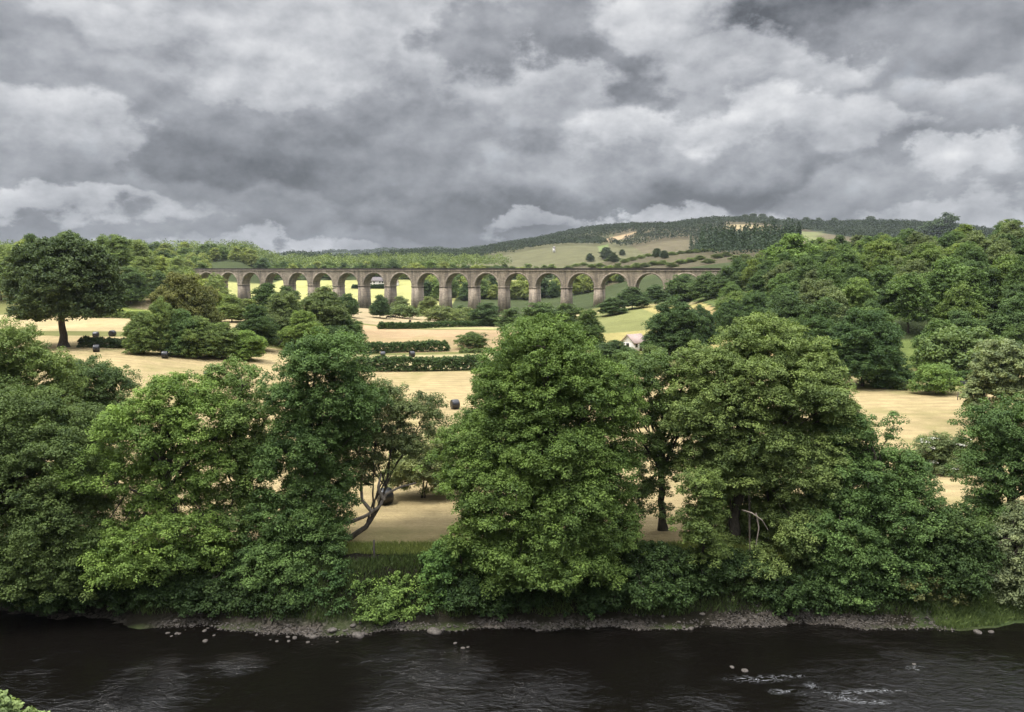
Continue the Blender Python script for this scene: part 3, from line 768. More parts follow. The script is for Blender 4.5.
PROTO = {}
def proto(kind, H, detail, variant):
    """crown + trunk meshes of a tree H metres high (mesh data shared by all copies)"""
    key = (kind, H, detail, variant)
    if key in PROTO: return PROTO[key]
    rng = np.random.default_rng(hash((kind, int(H * 10), detail, variant)) % 99991 if False else sum(map(ord, kind)) * 7 + int(H * 10) + variant * 101)
    lobes = [(c * H, r * H) for c, r in proto_lobes(rng, kind)]
    leaf, sub_r, clump_r, n = {'near': (0.25, 1.3, .6, 42), 'mid': (0.36, 1.5, .75, 30), 'far': (0.7, 2.0, 1.1, 18)}[detail]
    q, t, P, rs = crown(rng, lobes, leaf, sub_r, clump_r, n, 0.95, 0.25)
    q[:, :, 2] = np.maximum(q[:, :, 2], 0.02)
    cm = leaves_mesh('crown', q, t, M_LEAF)
    tm = wood(rng, np.array([0, 0, -0.4]), P, H * 0.016 if kind != 'oak' else H * 0.042, None, 9 if detail != 'far' else 4, 8 if detail == 'near' else 0, 6, twig_r=0.06).mesh('trunk', M_BARK, True)
    PROTO[key] = (cm, tm)
    CNT[kind + detail] = len(q)
    return PROTO[key]

def place(name, label, cat, pos, kind, H, width, color, detail, rng, group=None, variant=None):
    """one tree: an Empty with crown and trunk; width is the crown's width in metres"""
    Hp = {'near': 14.0, 'mid': 13.0, 'far': 14.0}[detail] if kind != 'bush' else 5.0
    v = int(rng.integers(3)) if variant is None else variant
    cm, tm = proto(kind, Hp, detail, v)
    wp = {'oak': 0.95, 'round': 0.80, 'tall': 0.42, 'bush': 1.05}[kind] * Hp
    e = bpy.data.objects.new(name, None); COL.objects.link(e)
    e.location = pos; e.empty_display_size = 0.5
    sx = width / wp; e.scale = (sx, sx, H / Hp); e.rotation_euler = (0, 0, rng.uniform(0, 6.28))
    tag(e, label, cat, group)
    c = link('crown', cm, e); t_ = link('trunk', tm, e)
    c.color = (color[0] * 1.28, color[1] * 1.22, color[2] * 1.10, 1)
    return e

def by_px(name, label, cat, cx, top, base, wpx, kind, color, detail, seed, group=None, drop=0.0, variant=None):
    g = ground_at(cx, base)
    k = g[1] / FPX
    H = (base - top) * k * 1.02
    return place(name, label, cat, (g[0], g[1], g[2] - 0.1), kind, H, wpx * k, color, detail, np.random.default_rng(seed), group, variant)

OLIVE = (0.066, 0.078, 0.032)
MIDG = (0.068, 0.104, 0.040)
LITE = (0.105, 0.150, 0.048)
DKG = (0.032, 0.058, 0.024)

# the lone oak, made on its own
g = ground_at(64, 347)
kk = g[1] / FPX
big_tree('oak_tree', 'lone spreading oak standing in the hay field at the left', 'tree', 64, g[1],
         [(62, 258, 32, 20, 0), (40, 268, 28, 22, 0), (86, 268, 28, 24, 0), (64, 284, 36, 26, -3), (28, 290, 22, 22, 0), (100, 290, 20, 22, 0), (50, 304, 30, 18, -4), (86, 308, 28, 16, -2), (34, 314, 20, 12, 0), (62, 290, 40, 28, 4), (104, 306, 16, 12, 0)],
         (0.046, 0.070, 0.032), 0.85, leaf=0.5, sub_r=1.7, clump_r=0.8, n_leaf=22, seed=51, fill=0.4, n_limb=22, n_twig=20, base=(g[0], g[1], g[2] - .1))

MID = [
    # name, label, cat, cx, top, base, width, kind, colour, detail
    ('alder_tree', 'leftmost and lowest alder of the clump behind the hay bale', 'tree', 144, 313, 354, 36, 'round', MIDG, 'near'),
    ('alder_tree', 'tallest alder of the clump behind the hay bale', 'tree', 163, 299, 355, 34, 'round', MIDG, 'near'),
    ('alder_tree', 'slightly bluish alder in the clump, right of the tallest one', 'tree', 181, 309, 356, 38, 'round', (0.048, 0.086, 0.036), 'near'),
    ('alder_tree', 'rightmost alder of the clump, beneath the olive-brown tree', 'tree', 200, 318, 358, 40, 'round', MIDG, 'near'),
    ('brown_oak_tree', 'olive-brown crowned tree rising behind the alder clump', 'tree', 184, 273, 347, 62, 'round', OLIVE, 'near'),
    ('brown_oak_tree', 'lower olive-brown tree right of the alder clump', 'tree', 206, 292, 349, 34, 'round', (0.062, 0.078, 0.032), 'near'),
    ('field_shrub', 'round bush at the right end of the alder clump', 'shrub', 222, 322, 358, 40, 'round', MIDG, 'near'),
    ('field_shrub', 'bright bush in the field hedge between alders and willows', 'shrub', 246, 330, 360, 36, 'round', (0.075, 0.125, 0.036), 'near'),
    ('field_tree', 'dark small tree in the hedge left of the grey-green willows', 'tree', 256, 306, 350, 40, 'round', DKG, 'near'),
    ('willow_tree', 'grey-green field willow with a rounded top, left of the pair', 'tree', 286, 294, 345, 54, 'round', (0.062, 0.09, 0.042), 'near'),
    ('willow_tree', 'grey-green field willow with a broad crown, right of the pair', 'tree', 322, 288, 344, 60, 'round', (0.058, 0.085, 0.036), 'near'),
    ('field_tree', 'lime-green round tree in front of the field willows', 'tree', 303, 312, 352, 44, 'round', (0.075, 0.118, 0.036), 'near'),
    ('field_shrub', 'dark bush at the left end of the middle hedges', 'shrub', 348, 316, 347, 36, 'round', (0.042, 0.075, 0.028), 'near'),
    ('field_shrub', 'dark low bush beneath the broad field willow', 'shrub', 334, 326, 350, 32, 'bush', DKG, 'near'),
    ('field_shrub', 'small bush standing alone on the brown pasture', 'shrub', 472, 334, 349, 26, 'bush', (0.045, 0.072, 0.026), 'near'),
    ('field_tree', 'dark round tree right of the great sycamore top', 'tree', 588, 311, 348, 34, 'round', (0.042, 0.072, 0.026), 'near'),
    ('field_tree', 'big dark tree in front of the sunlit meadow beside the cottage', 'tree', 672, 298, 358, 56, 'round', (0.034, 0.062, 0.028), 'near'),
    ('field_tree', 'dark tree touching the right side of the big meadow tree', 'tree', 700, 306, 350, 34, 'round', (0.032, 0.06, 0.028), 'near'),
    ('field_shrub', 'dark bush left of the cottage roof', 'shrub', 612, 340, 362, 44, 'round', (0.04, 0.068, 0.03), 'near'),
    ('field_shrub', 'low shrub in front of the cottage wall', 'shrub', 628, 350, 366, 24, 'bush', (0.05, 0.085, 0.03), 'near'),
    ('field_shrub', 'shrub hiding the right corner of the cottage', 'shrub', 652, 345, 364, 22, 'bush', (0.05, 0.08, 0.03), 'near'),
    ('field_tree', 'bushy dark tree at the left tip of the wooded slope', 'tree', 754, 294, 335, 46, 'round', (0.036, 0.066, 0.028), 'near'),
    ('field_tree', 'dark round tree at the right edge of the sunlit meadow', 'tree', 732, 300, 338, 36, 'round', (0.036, 0.066, 0.028), 'near'),
    ('field_tree', 'tall dark tree at the foot of the slope by the stubble field', 'tree', 862, 308, 386, 74, 'round', (0.030, 0.058, 0.025), 'near'),
    ('field_tree', 'dark broad tree behind the billowing ash at the slope foot', 'tree', 812, 318, 386, 60, 'round', (0.034, 0.064, 0.027), 'near'),
    ('field_shrub', 'large rounded bush below the slope at the back of the small meadow', 'shrub', 958, 327, 376, 60, 'bush', (0.062, 0.098, 0.042), 'near'),
    ('field_shrub', 'bright round bush in the small meadow right of the stubble', 'shrub', 935, 364, 394, 36, 'bush', (0.066, 0.112, 0.036), 'near'),
    ('field_shrub', 'low scrub bush under the tall dark slope-foot tree', 'shrub', 892, 368, 387, 30, 'bush', (0.045, 0.08, 0.03), 'near'),
    # around the viaduct's feet
    ('riverside_tree', 'pale tree before the second arch from the left', 'tree', 214, 290, 318, 26, 'round', LITE, 'mid'),
    ('riverside_tree', 'light green tree before the third arch from the left', 'tree', 232, 296, 322, 30, 'round', (0.085, 0.125, 0.045), 'mid'),
    ('riverside_tree', 'dark tree before the fifth arch from the left, broader of a pair', 'tree', 268, 285, 318, 36, 'round', DKG, 'mid'),
    ('riverside_tree', 'dark tree before the sixth arch from the left, smaller of a pair', 'tree', 287, 287, 318, 28, 'round', (0.036, 0.064, 0.028), 'mid'),
    ('riverside_tree', 'pale bush left of the dark trees before the viaduct', 'tree', 248, 300, 322, 30, 'round', (0.09, 0.125, 0.05), 'mid'),
    ('riverside_tree', 'dark bush before the eighth arch from the left', 'tree', 348, 294, 317, 22, 'round', (0.036, 0.064, 0.028), 'mid'),
    ('riverside_tree', 'dark hanging tree inside the arch with the farmhouse', 'tree', 380, 296, 318, 20, 'round', (0.03, 0.055, 0.026), 'mid'),
    ('riverside_shrub', 'low bush at ground level before the tenth arch from the left', 'shrub', 402, 306, 318, 26, 'bush', (0.06, 0.09, 0.04), 'mid'),
    ('riverside_tree', 'pale small tree in the arch right of the farmhouse arch', 'tree', 400, 297, 315, 20, 'round', (0.075, 0.105, 0.055), 'mid'),
    ('riverside_tree', 'pale small tree before the eleventh arch from the left', 'tree', 428, 297, 316, 20, 'round', (0.085, 0.115, 0.05), 'mid'),
    ('riverside_shrub', 'grey bush on the pasture edge at the viaduct middle', 'shrub', 442, 308, 323, 26, 'bush', (0.07, 0.095, 0.042), 'mid'),
    ('riverside_shrub', 'grey-green bush beside the end of the far hedge', 'shrub', 464, 310, 324, 26, 'bush', (0.07, 0.098, 0.04), 'mid'),
    ('riverside_tree', 'dark round tree before the thirteenth arch from the left', 'tree', 486, 303, 326, 30, 'round', (0.034, 0.06, 0.028), 'mid'),
    ('riverside_tree', 'dark bush at the foot of the pier left of the dark round tree', 'tree', 460, 306, 319, 18, 'round', (0.045, 0.075, 0.034), 'mid'),
    ('riverside_tree', 'mid green tree before the fourteenth arch from the left', 'tree', 512, 309, 329, 32, 'round', (0.05, 0.082, 0.034), 'mid'),
    ('riverside_tree', 'broad green tree before the fifteenth arch from the left', 'tree', 540, 303, 331, 44, 'round', (0.046, 0.078, 0.032), 'mid'),
    ('riverside_tree', 'green tree behind the great sycamore top, before the sixteenth arch', 'tree', 566, 304, 331, 34, 'round', (0.045, 0.074, 0.03), 'mid'),
    ('riverside_tree', 'dark tree before the seventeenth arch from the left', 'tree', 612, 298, 315, 28, 'round', (0.036, 0.062, 0.028), 'mid'),
    ('riverside_tree', 'dark tree at the top corner of the sunlit meadow', 'tree', 632, 288, 309, 30, 'round', (0.034, 0.06, 0.028), 'mid'),
    ('riverside_tree', 'dark tree before the eighteenth arch from the left', 'tree', 655, 286, 304, 28, 'round', (0.036, 0.063, 0.03), 'mid'),
    ('riverside_tree', 'mid green tree hiding the right end of the viaduct', 'tree', 682, 275, 302, 34, 'round', (0.046, 0.078, 0.034), 'mid'),
    ('riverside_tree', 'green tree right of the viaduct end', 'tree', 706, 274, 300, 34, 'round', (0.044, 0.074, 0.032), 'mid'),
    ('riverside_tree', 'dark tree on the bracken slope right of the viaduct end', 'tree', 726, 268, 296, 32, 'round', (0.038, 0.065, 0.03), 'mid'),
    ('slope_tree', 'large bright green dome-shaped tree above the bracken slope', 'tree', 791, 237, 280, 52, 'round', (0.07, 0.118, 0.038), 'mid'),
    ('slope_tree', 'dark flat-topped tree standing out on the right skyline', 'tree', 940, 218, 240, 30, 'bush', (0.024, 0.042, 0.02), 'mid'),
]
for i, (nm, lb, ct, cx, tp, bs_, w_, kd, colr, det) in enumerate(MID):
    by_px(nm, lb, ct, cx, tp, bs_, w_, kd, colr, det, 300 + i)

# ---------------- woodland trees (individuals)
def scatter(rng, n_try, sampler, ok, dist):
    pts = []
    for _ in range(n_try):
        x, y = sampler(rng)
        if not ok(x, y): continue
        dd = dist(x, y)
        if all((x - a) ** 2 + (y - b) ** 2 > dd * dd for a, b in pts): pts.append((x, y))
    return pts

TONES = [((0.036, 0.064, 0.027), 'dark green'), ((0.050, 0.086, 0.032), 'mid green'), ((0.068, 0.108, 0.036), 'fresh green'), ((0.064, 0.090, 0.044), 'grey-green'), ((0.082, 0.120, 0.038), 'yellow-green')]
def pix(x, y, z):
    f = y * CP - (z - CAM_Z) * SP; u = y * SP + (z - CAM_Z) * CP
    return 512 + FPX * x / f, 356 - FPX * u / f
USED = {}
SKIP = {1: [2, 3, 4, 8, 9, 15, 22, 24, 25, 26, 29, 33, 37, 41, 49, 53, 57, 60, 65, 70, 71, 76, 81, 83, 92, 93, 95, 96, 103, 107, 109, 112, 116, 118, 119, 124, 126, 127, 128, 131, 134, 139, 143, 144, 145, 146, 149, 150, 155, 158, 161, 165, 169], 2: [0, 3, 4, 7, 8, 11, 14, 16, 20, 24, 27, 31, 32, 36, 37, 38, 39, 41, 42, 43, 44, 46, 47, 48, 49, 52, 53, 54, 55, 56, 57, 58, 59, 60, 61, 63, 64, 65, 66, 67, 68, 69, 70, 71, 72, 73, 74, 75, 76, 77, 78, 79, 80, 81, 82, 83, 84, 85, 86, 87, 88, 89, 90, 91, 92, 93, 94, 95, 96, 97, 98, 99, 100, 101, 102], 3: [14, 20, 27, 28, 30, 32, 37, 38, 41, 43, 44, 45, 46, 47, 50, 51, 52, 60, 63, 67, 69, 72, 76, 83, 89, 90, 92, 98, 99, 103, 109, 112, 114, 116, 117, 129, 130, 132, 138, 142, 144, 148, 150, 153, 154, 160, 162, 166, 175, 178, 183, 184, 185, 187, 188, 189, 190, 191, 192, 193, 194, 197, 198, 199, 200, 202, 204, 205, 206, 207, 209, 210, 211, 212, 213, 214, 216, 217, 219, 221, 222, 225, 226, 227, 228, 229, 230, 231, 235, 236, 238, 239, 241, 242, 244, 245, 246, 249, 251, 252, 253, 254, 255, 256, 260, 261, 262, 263, 264, 266, 267, 268, 269, 270, 271, 272, 273, 274, 275, 277, 278]}   # wholly hidden behind others
def woodland(seed, pts, where, group, name, tones, hlo, hhi, det, p, hcap=None):
    rows = []
    for i, (x, y) in enumerate(pts):
        rng = np.random.default_rng(seed * 1000 + i)
        ti = int(rng.choice(len(tones), p=p)); c, cn = tones[ti]
        c = tuple(np.array(c) * rng.uniform(.85, 1.15))
        H = rng.uniform(hlo, hhi)
        if hcap is not None: H = min(H, hcap(x, y))
        if H < 4 or i in SKIP.get(seed, ()): continue
        kd = 'round' if rng.uniform() < .8 else 'tall'
        wd = H * (rng.uniform(.72, .95) if kd == 'round' else .55)
        z = float(zt(x, y)) - .3
        px, py = pix(x, y, z + H * .6)
        size = ('tall' if H > (hlo + hhi) / 2 else 'low') if kd == 'round' else 'slim'
        rows.append((x, y, z, kd, H, wd, c, rng, px, '%s %s tree %s' % (size, cn, where(x, y, px, py)), i))
    by = {}
    for r in rows: by.setdefault(r[9], []).append(r)
    for lb, rs in by.items():
        rs.sort(key=lambda r: r[8])
        n = len(rs)
        for k, r in enumerate(rs):
            if n == 1: l2 = lb
            elif n == 2: l2 = lb + (', left one' if k == 0 else ', right one')
            else: l2 = lb + ', ' + (['first', 'second', 'third', 'fourth', 'fifth', 'sixth', 'seventh', 'eighth', 'ninth', 'tenth'][min(k, 9)]) + ' from left'
            x, y, z, kd, H, wd, c, rng = r[:8]
            o = place(name, l2, 'tree', (x, y, z), kd, H, wd, c, det, rng, group)

def nearest(px, marks): return min(marks, key=lambda m: abs(m[0] - px))[1]
rng = np.random.default_rng(90)
pts = scatter(rng, 9000, lambda r: (r.uniform(66, 330), r.uniform(160, 460)),
              lambda x, y: hill_d(x, y) > -1 and x < .68 * y + 12 and not (hill_d(x, y) < 24 and 318 < y < 405) and not (y > 400 and x < 125) and (y < 340 or hill_d(x, y) < 95),
              lambda x, y: 6.5 + 0.012 * y)
pts = sorted(pts, key=lambda p: p[1])
print('right wood', len(pts))
RM_ = [(742, 'the bracken slope'), (770, 'the billowing ash'), (791, 'the bright dome-shaped tree'), (820, 'the broad slope-foot tree'), (862, 'the tall slope-foot tree'), (905, 'the scrub bush'), (935, 'the bright round bush'), (958, 'the large rounded bush'), (985, 'the dark trough'), (1010, 'the pale willow')]
def w_right(x, y, px, py):
    d = hill_d(x, y)
    a = 'at foot of' if d < 14 else 'low on' if d < 32 else 'halfway up' if d < 58 else 'high on' if d < 85 else 'atop'
    return '%s the slope above %s' % (a, nearest(px, RM_))
woodland(1, pts, w_right, 'trees of the right-hand wooded slope', 'woodland_tree', TONES, 9, 14, 'mid', [.32, .32, .18, .13, .05])

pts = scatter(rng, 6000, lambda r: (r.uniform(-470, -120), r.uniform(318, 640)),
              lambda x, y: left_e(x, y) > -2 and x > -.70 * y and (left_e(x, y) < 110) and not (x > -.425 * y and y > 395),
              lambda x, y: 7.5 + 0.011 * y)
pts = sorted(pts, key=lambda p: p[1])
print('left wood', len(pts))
LM_ = [(5, 'left of the lone oak'), (35, "behind the oak's left half"), (90, "behind the oak's right half"), (130, 'just right of the oak'), (160, 'above the alder clump'), (188, 'above the olive-brown tree'), (215, 'by the viaduct end')]
def w_left(x, y, px, py):
    e = left_e(x, y)
    return '%s left wood %s' % ('fronting' if e < 14 else 'inside' if e < 45 else 'behind', nearest(px, LM_))
woodland(2, pts, w_left, 'trees of the left-hand wood', 'woodland_tree', [((0.092, 0.130, 0.055), 'grey-green'), ((0.070, 0.108, 0.042), 'mid green'), ((0.125, 0.165, 0.055), 'yellow-green'), ((0.042, 0.070, 0.033), 'dark green')], 11, 17, 'mid', [.3, .25, .3, .15])  # patch of sun on this wood put into the brighter leaf tones

pts = scatter(rng, 4000, lambda r: (r.uniform(-520, 190), r.uniform(640, 960)),
              lambda x, y: (y > 806 and y < 870 and x > -.66 * y) or (x > -70 and x < 130 and 625 < y < 690),
              lambda x, y: 14.0 if y > 700 else 9.0)
pts = sorted(pts, key=lambda p: p[1])
print('beyond', len(pts))
ARCH_PX = [187, 207, 229, 251, 274, 298, 322, 346, 372, 400, 427, 456, 486, 517, 548, 580, 614, 648, 685]
ORD = ['first', 'second', 'third', 'fourth', 'fifth', 'sixth', 'seventh', 'eighth', 'ninth', 'tenth', 'eleventh', 'twelfth', 'thirteenth', 'fourteenth', 'fifteenth', 'sixteenth', 'seventeenth', 'eighteenth', 'nineteenth']
def w_back(x, y, px, py):
    if px < 178: return 'on the valley side past the left wood'
    k = int(np.argmin([abs(a - px) for a in ARCH_PX]))
    return '%s behind the %s arch from the left' % ('far' if y > 750 else 'close', ORD[k])
def cap_back(x, y):
    g = float(zt(x, y))
    if y < 700 and x > -200: return 23.5 - g
    if x < -200 and y < 805: return min(14.0, 41 - g)
    return 31 - 0.05 * (x + 60) - g if x > -60 else 99
extra = scatter(np.random.default_rng(95), 1500, lambda r: (r.uniform(-420, -225), r.uniform(600, 800)), lambda x, y: x > -.50 * y and x < -.378 * y - 2 and (y < 640 or x < -236), lambda x, y: 10.0)
pts = pts + sorted(extra, key=lambda p: p[1])
woodland(3, pts, w_back, 'trees behind the viaduct', 'woodland_tree',
         [((0.115, 0.150, 0.055), 'pale green'), ((0.060, 0.095, 0.038), 'mid green'), ((0.036, 0.062, 0.03), 'dark green')], 11, 18, 'far', [.4, .35, .25], cap_back)

# ---------------- far woods that read as one mass
def far_mass(name, rng, pts, H, wd, mat, color, conifer=False, n=34, leaf=2.6):
    P = np.array([(x, y, float(zt(x, y))) for x, y in pts])
    h = rng.uniform(.75, 1.2, len(P)) * H
    if conifer:
        z = rng.uniform(0.12, 1, (len(P), n)); a = rng.uniform(0, 6.28, (len(P), n))
        r = wd * .5 * (1.02 - z) ** .8 * rng.uniform(.6, 1.1, (len(P), n))
        C = np.stack([P[:, :1] + r * np.cos(a), P[:, 1:2] + r * np.sin(a), P[:, 2:] + z * h[:, None]], -1).reshape(-1, 3)
    else:
        d = unit(rng, len(P) * n, -.3).reshape(len(P), n, 3) * rng.uniform(.7, 1.08, (len(P), n, 1))
        C = (P[:, None] + np.array([0, 0, 1]) * (h * .52)[:, None, None] + d * np.array([wd * .5, wd * .5, 1]) * np.where(np.arange(3) == 2, (h * .48)[:, None, None], 1.0)).reshape(-1, 3)
    q, t = leaf_quads(rng, C, np.full(len(C), leaf * .3), 1, leaf, .5)
    t = np.clip(t + np.repeat(rng.normal(0, .2, len(P)), n), 0, 1)
    o = link(name, leaves_mesh(name, q, t, mat)); o.color = (*color, 1)
    return o

def fill_poly(rng, corner_px, dist, n_try=6000):
    Pl = poly(corner_px)
    xs = [p[0] for p in Pl]; ys = [p[1] for p in Pl]
    X = rng.uniform(min(xs), max(xs), n_try); Y = rng.uniform(min(ys), max(ys), n_try)
    k = inside(Pl, X, Y)
    out = []; grid = {}
    for x, y in zip(X[k], Y[k]):
        c = (int(x // dist), int(y // dist))
        if any((x - a) ** 2 + (y - b) ** 2 < dist * dist for i in (-1, 0, 1) for j in (-1, 0, 1) for a, b in grid.get((c[0] + i, c[1] + j), ())): continue
        grid.setdefault(c, []).append((x, y)); out.append((x, y))
    return out

rng = np.random.default_rng(400)
def rect_pts(rng, x0, x1, y0, y1, dist, ok, n=8000):
    X = rng.uniform(x0, x1, n); Y = rng.uniform(y0, y1, n); out = []; grid = {}
    for x, y in zip(X, Y):
        if not ok(x, y): continue
        c = (int(x // dist), int(y // dist))
        if any((x - a) ** 2 + (y - b) ** 2 < dist * dist for i in (-1, 0, 1) for j in (-1, 0, 1) for a, b in grid.get((c[0] + i, c[1] + j), ())): continue
        grid.setdefault(c, []).append((x, y)); out.append((x, y))
    return out

back = rect_pts(rng, -760, 160, 872, 1100, 11, lambda x, y: x < -30 + .3 * (y - 985), 9000)
tag(far_mass('woodland_mass', rng, back, 17, 13, M_LEAF, (0.095, 0.13, 0.052), n=110, leaf=1.6), 'pale green wood stretching along the valley behind the viaduct', 'wood', kind='stuff')

bare = [inside(poly(p), np.zeros(0), np.zeros(0)) for p, _ in HP]
HPW = [poly(p) for p, _ in HP]
YW = ground_at(620, 246.5)[1]
print('YW', YW)
def hill_ok(x, y):
    for Pl in HPW:
        if inside(Pl, np.full(4, x), y + np.array([0, 30, 60, 90]))  .any(): return False
    w = 40 * math.sin(x * 0.011) + 22 * math.sin(x * 0.031 + 1)
    if -60 < x < 640 and y + .5 * w < YW: return False
    return True
hp_pts = rect_pts(rng, -190, 1500, 1500, 2420, 12, hill_ok, 40000)
print('far hill', len(hp_pts))
tag(far_mass('hill_wood', rng, hp_pts, 13, 17, M_LEAF, (0.021, 0.032, 0.020), n=48, leaf=2.9), 'dark green woods covering the distant hill', 'wood', kind='stuff')
con = fill_poly(rng, [(690, 247), (702, 255), (765, 258), (800, 252), (800, 245), (740, 243)], 7.5, 9000)
print('conifer', len(con))
tag(far_mass('conifer_plantation', rng, con, 26, 8, M_NEEDLE, (0.026, 0.044, 0.027), True, 60, 2.0), 'dark conifer plantation with a straight lower edge on the distant hill', 'wood', kind='stuff')
lf = rect_pts(rng, -420, 60, 1500, 1750, 12, lambda x, y: x < -60, 5000)
tag(far_mass('ridge_wood', rng, lf, 15, 13, M_LEAF, (0.026, 0.04, 0.024), n=60, leaf=2.4), 'dark ridge wood left of the distant hill', 'wood', kind='stuff')
bk = rect_pts(rng, -2800, 2800, 4350, 4800, 34, lambda x, y: True, 9000)
tag(far_mass('horizon_wood', rng, bk, 18, 42, M_LEAF, (0.030, 0.045, 0.028), n=60, leaf=7), 'blue-grey wooded skyline beyond the valley', 'wood', kind='stuff')
# individual trees on the distant hill
FAR = [(745, 222, 9), (753, 223, 10), (762, 223, 10), (771, 225, 8), (735, 223, 6), (788, 228, 7), (806, 229, 9), (818, 227, 9), (834, 226, 10), (870, 225, 12), (590, 256, 8), (606, 254, 12), (613, 257, 10), (622, 250, 6), (657, 252, 9), (664, 253, 8)]
for i, (px, py, wpx) in enumerate(FAR):
    gg = ground_at(px, py + 3.5 + (2 if py > 240 else 0)) if py > 240 else None
    if gg is None:
        a, _ = ray(px, py); Y = 2180.0
        gg = np.array([a * Y, Y, float(zt(a * Y, Y))])
    k = gg[1] / FPX
    place('hill_tree', ('small dark tree dotted on the pasture below the distant woods' if py > 240 else 'small dark tree on the skyline of the distant hill'), 'tree', tuple(gg), 'round', wpx * k * .95, wpx * k, (0.03, 0.046, 0.026), 'far', rng,
          'trees on the distant hill pasture' if py > 240 else 'trees on the distant skyline', 0)

# scrub at the top of the viaduct line, right half: bushes before the hill pasture
for i, px in enumerate(list(range(440, 716, 8)) + list(range(600, 740, 9))):
    a, _ = ray(px, 266); Y = (900 if i < 35 else 720) + 60 * rng.uniform(-1, 1)
    zz = float(zt(a * Y, Y)); H = max(4.0, CAM_Z + 1.5 + rng.uniform(-.5, 4.5) - zz)
    place('scrub_bush', 'light green scrub bush showing just over the viaduct parapet', 'shrub', (a * Y, Y, zz), 'round', H, max(10.0, H * 1.0), tuple(np.array((0.075, 0.11, 0.04)) * rng.uniform(.7, 1.2)), 'far', rng, 'scrub bushes beyond the parapet', 1)

# ---------------- hedges
def hedge(label, pts, width, height, color, seed, leaf=0.34, wob=0.06):
    rng = np.random.default_rng(seed)
    P = np.array([ground_at(*p) for p in pts])
    seg = np.linalg.norm(np.diff(P[:, :2], axis=0), axis=1); Lt = seg.sum(); s = np.concatenate([[0], np.cumsum(seg)])
    n = int(Lt * (2 * height + width) * 6.5)
    u = rng.uniform(0, Lt, n)
    x = np.interp(u, s, P[:, 0]); y = np.interp(u, s, P[:, 1])
    a = rng.uniform(-.15, math.pi + .15, n)
    hh = height * (1 + wob * np.sin(u * .35 + seed) + wob * .7 * np.sin(u * 1.3) + rng.normal(0, .05, n)) * np.clip(np.minimum(u, Lt - u) / 2.0 + .55, 0, 1)
    r = rng.uniform(.75, 1.05, n)
    y = y + np.cos(a) * width * .5 * r * np.sign(np.cos(a)) * np.where(rng.uniform(size=n) < .5, -1, 1)
    z = zt(x, y) + hh * np.clip(np.abs(np.sin(a)) ** .5 * r, 0.05, 1.1)
    low = rng.uniform(size=n) < .45
    z = np.where(low, zt(x, y) + hh * rng.uniform(0.05, .95, n), z)
    o0 = P.mean(0)
    C = np.stack([x, y, z], 1) - o0
    q, t = leaf_quads(rng, C, np.full(n, .42), 14, leaf, .5)
    root = bpy.data.objects.new('hedge', None); root.location = o0; COL.objects.link(root); root.empty_display_size = .5
    tag(root, label, 'hedge')
    c = link('foliage', leaves_mesh('foliage', q, t, M_LEAF), root); c.color = (*color, 1)
    mb = MB()
    for k in np.linspace(0.02, .98, max(4, int(Lt / 2.5))):
        xx, yy_ = np.interp(k * Lt, s, P[:, 0]), np.interp(k * Lt, s, P[:, 1]); b = np.array([xx, yy_, float(zt(xx, yy_))]) - o0
        mb.tube([b + [0, 0, -.1], b + [.05, 0, height * .4], b + [rng.uniform(-.3, .3), 0, height * .8]], [.07, .05, .02], 5)
    mb.build('stems', M_BARK, root)
    return root
HG = (0.040, 0.070, 0.026)
hedge('front of the three middle hedges, thick and dark, nearest the stubble', [(352, 371), (420, 371), (490, 369)], 2.6, 3.0, HG, 61)
hedge('middle one of the three parallel hedges, with a rounded right end', [(340, 353), (400, 352), (449, 351)], 2.6, 2.7, HG, 62)
hedge('farthest thin straight hedge in the middle pasture below the piers', [(378, 329), (440, 327.5), (500, 326)], 2.2, 2.2, (0.04, 0.072, 0.026), 63)
hedge('dark low hedge running right from the foot of the lone oak', [(80, 347), (120, 348), (165, 350)], 2.6, 2.0, (0.034, 0.056, 0.024), 64)
hedge('low ragged hedge behind the small right-hand meadow', [(894, 382), (930, 380), (985, 381)], 2.0, 1.7, (0.055, 0.095, 0.034), 65)
hedge('thin hedge behind the brown pasture bush', [(460, 353), (494, 352)], 1.6, 0.9, (0.07, 0.1, 0.035), 66)
hedge('dark hedge below the farmhouse seen through the arch', [(352, 288.5), (392, 288.5)], 4.0, 3.4, (0.03, 0.055, 0.022), 67, leaf=.9)
hedge('bright green hedge in front of the left-hand wood', [(92, 318), (120, 318), (150, 319)], 3.0, 2.4, (0.09, 0.13, 0.04), 68)
hedge('scrubby hedge line at the right field below the slope-foot trees', [(872, 387), (905, 390)], 1.6, 1.2, (0.06, 0.09, 0.034), 69)

# ------------------------------------------------------------------ viaduct
YR = 440.0
PR = np.array([0.2155 * YR, YR]); PL_ = np.array([-0.4048 * YR * 1.325, YR * 1.325])
NARCH = 19
pitch = np.linalg.norm(PR - PL_) / (NARCH - 1)
dv = (PR - PL_) / np.linalg.norm(PR - PL_)
ang = math.atan2(dv[1], dv[0])
vx0 = PL_ - dv * pitch * 0.5
root = bpy.data.objects.new('viaduct', None); COL.objects.link(root)
root.location = (vx0[0], vx0[1], 0); root.rotation_euler = (0, 0, ang)
tag(root, 'long stone railway viaduct with many round arches crossing the valley', 'viaduct')
PW = pitch * 0.215          # pier width at the springing
RAD = (pitch - PW) / 2
DEP = 7.6
ZT_, ZP = 25.0, 26.5        # underside of the parapet, its top
ZC = 23.3
ZS = ZC - RAD
LV = pitch * NARCH
def vz(lx):
    p = vx0 + dv * lx; return float(zt(p[0], p[1]))
mb = MB()
SEGS = 22
ext0, ext1 = -14.0, LV + 14.0
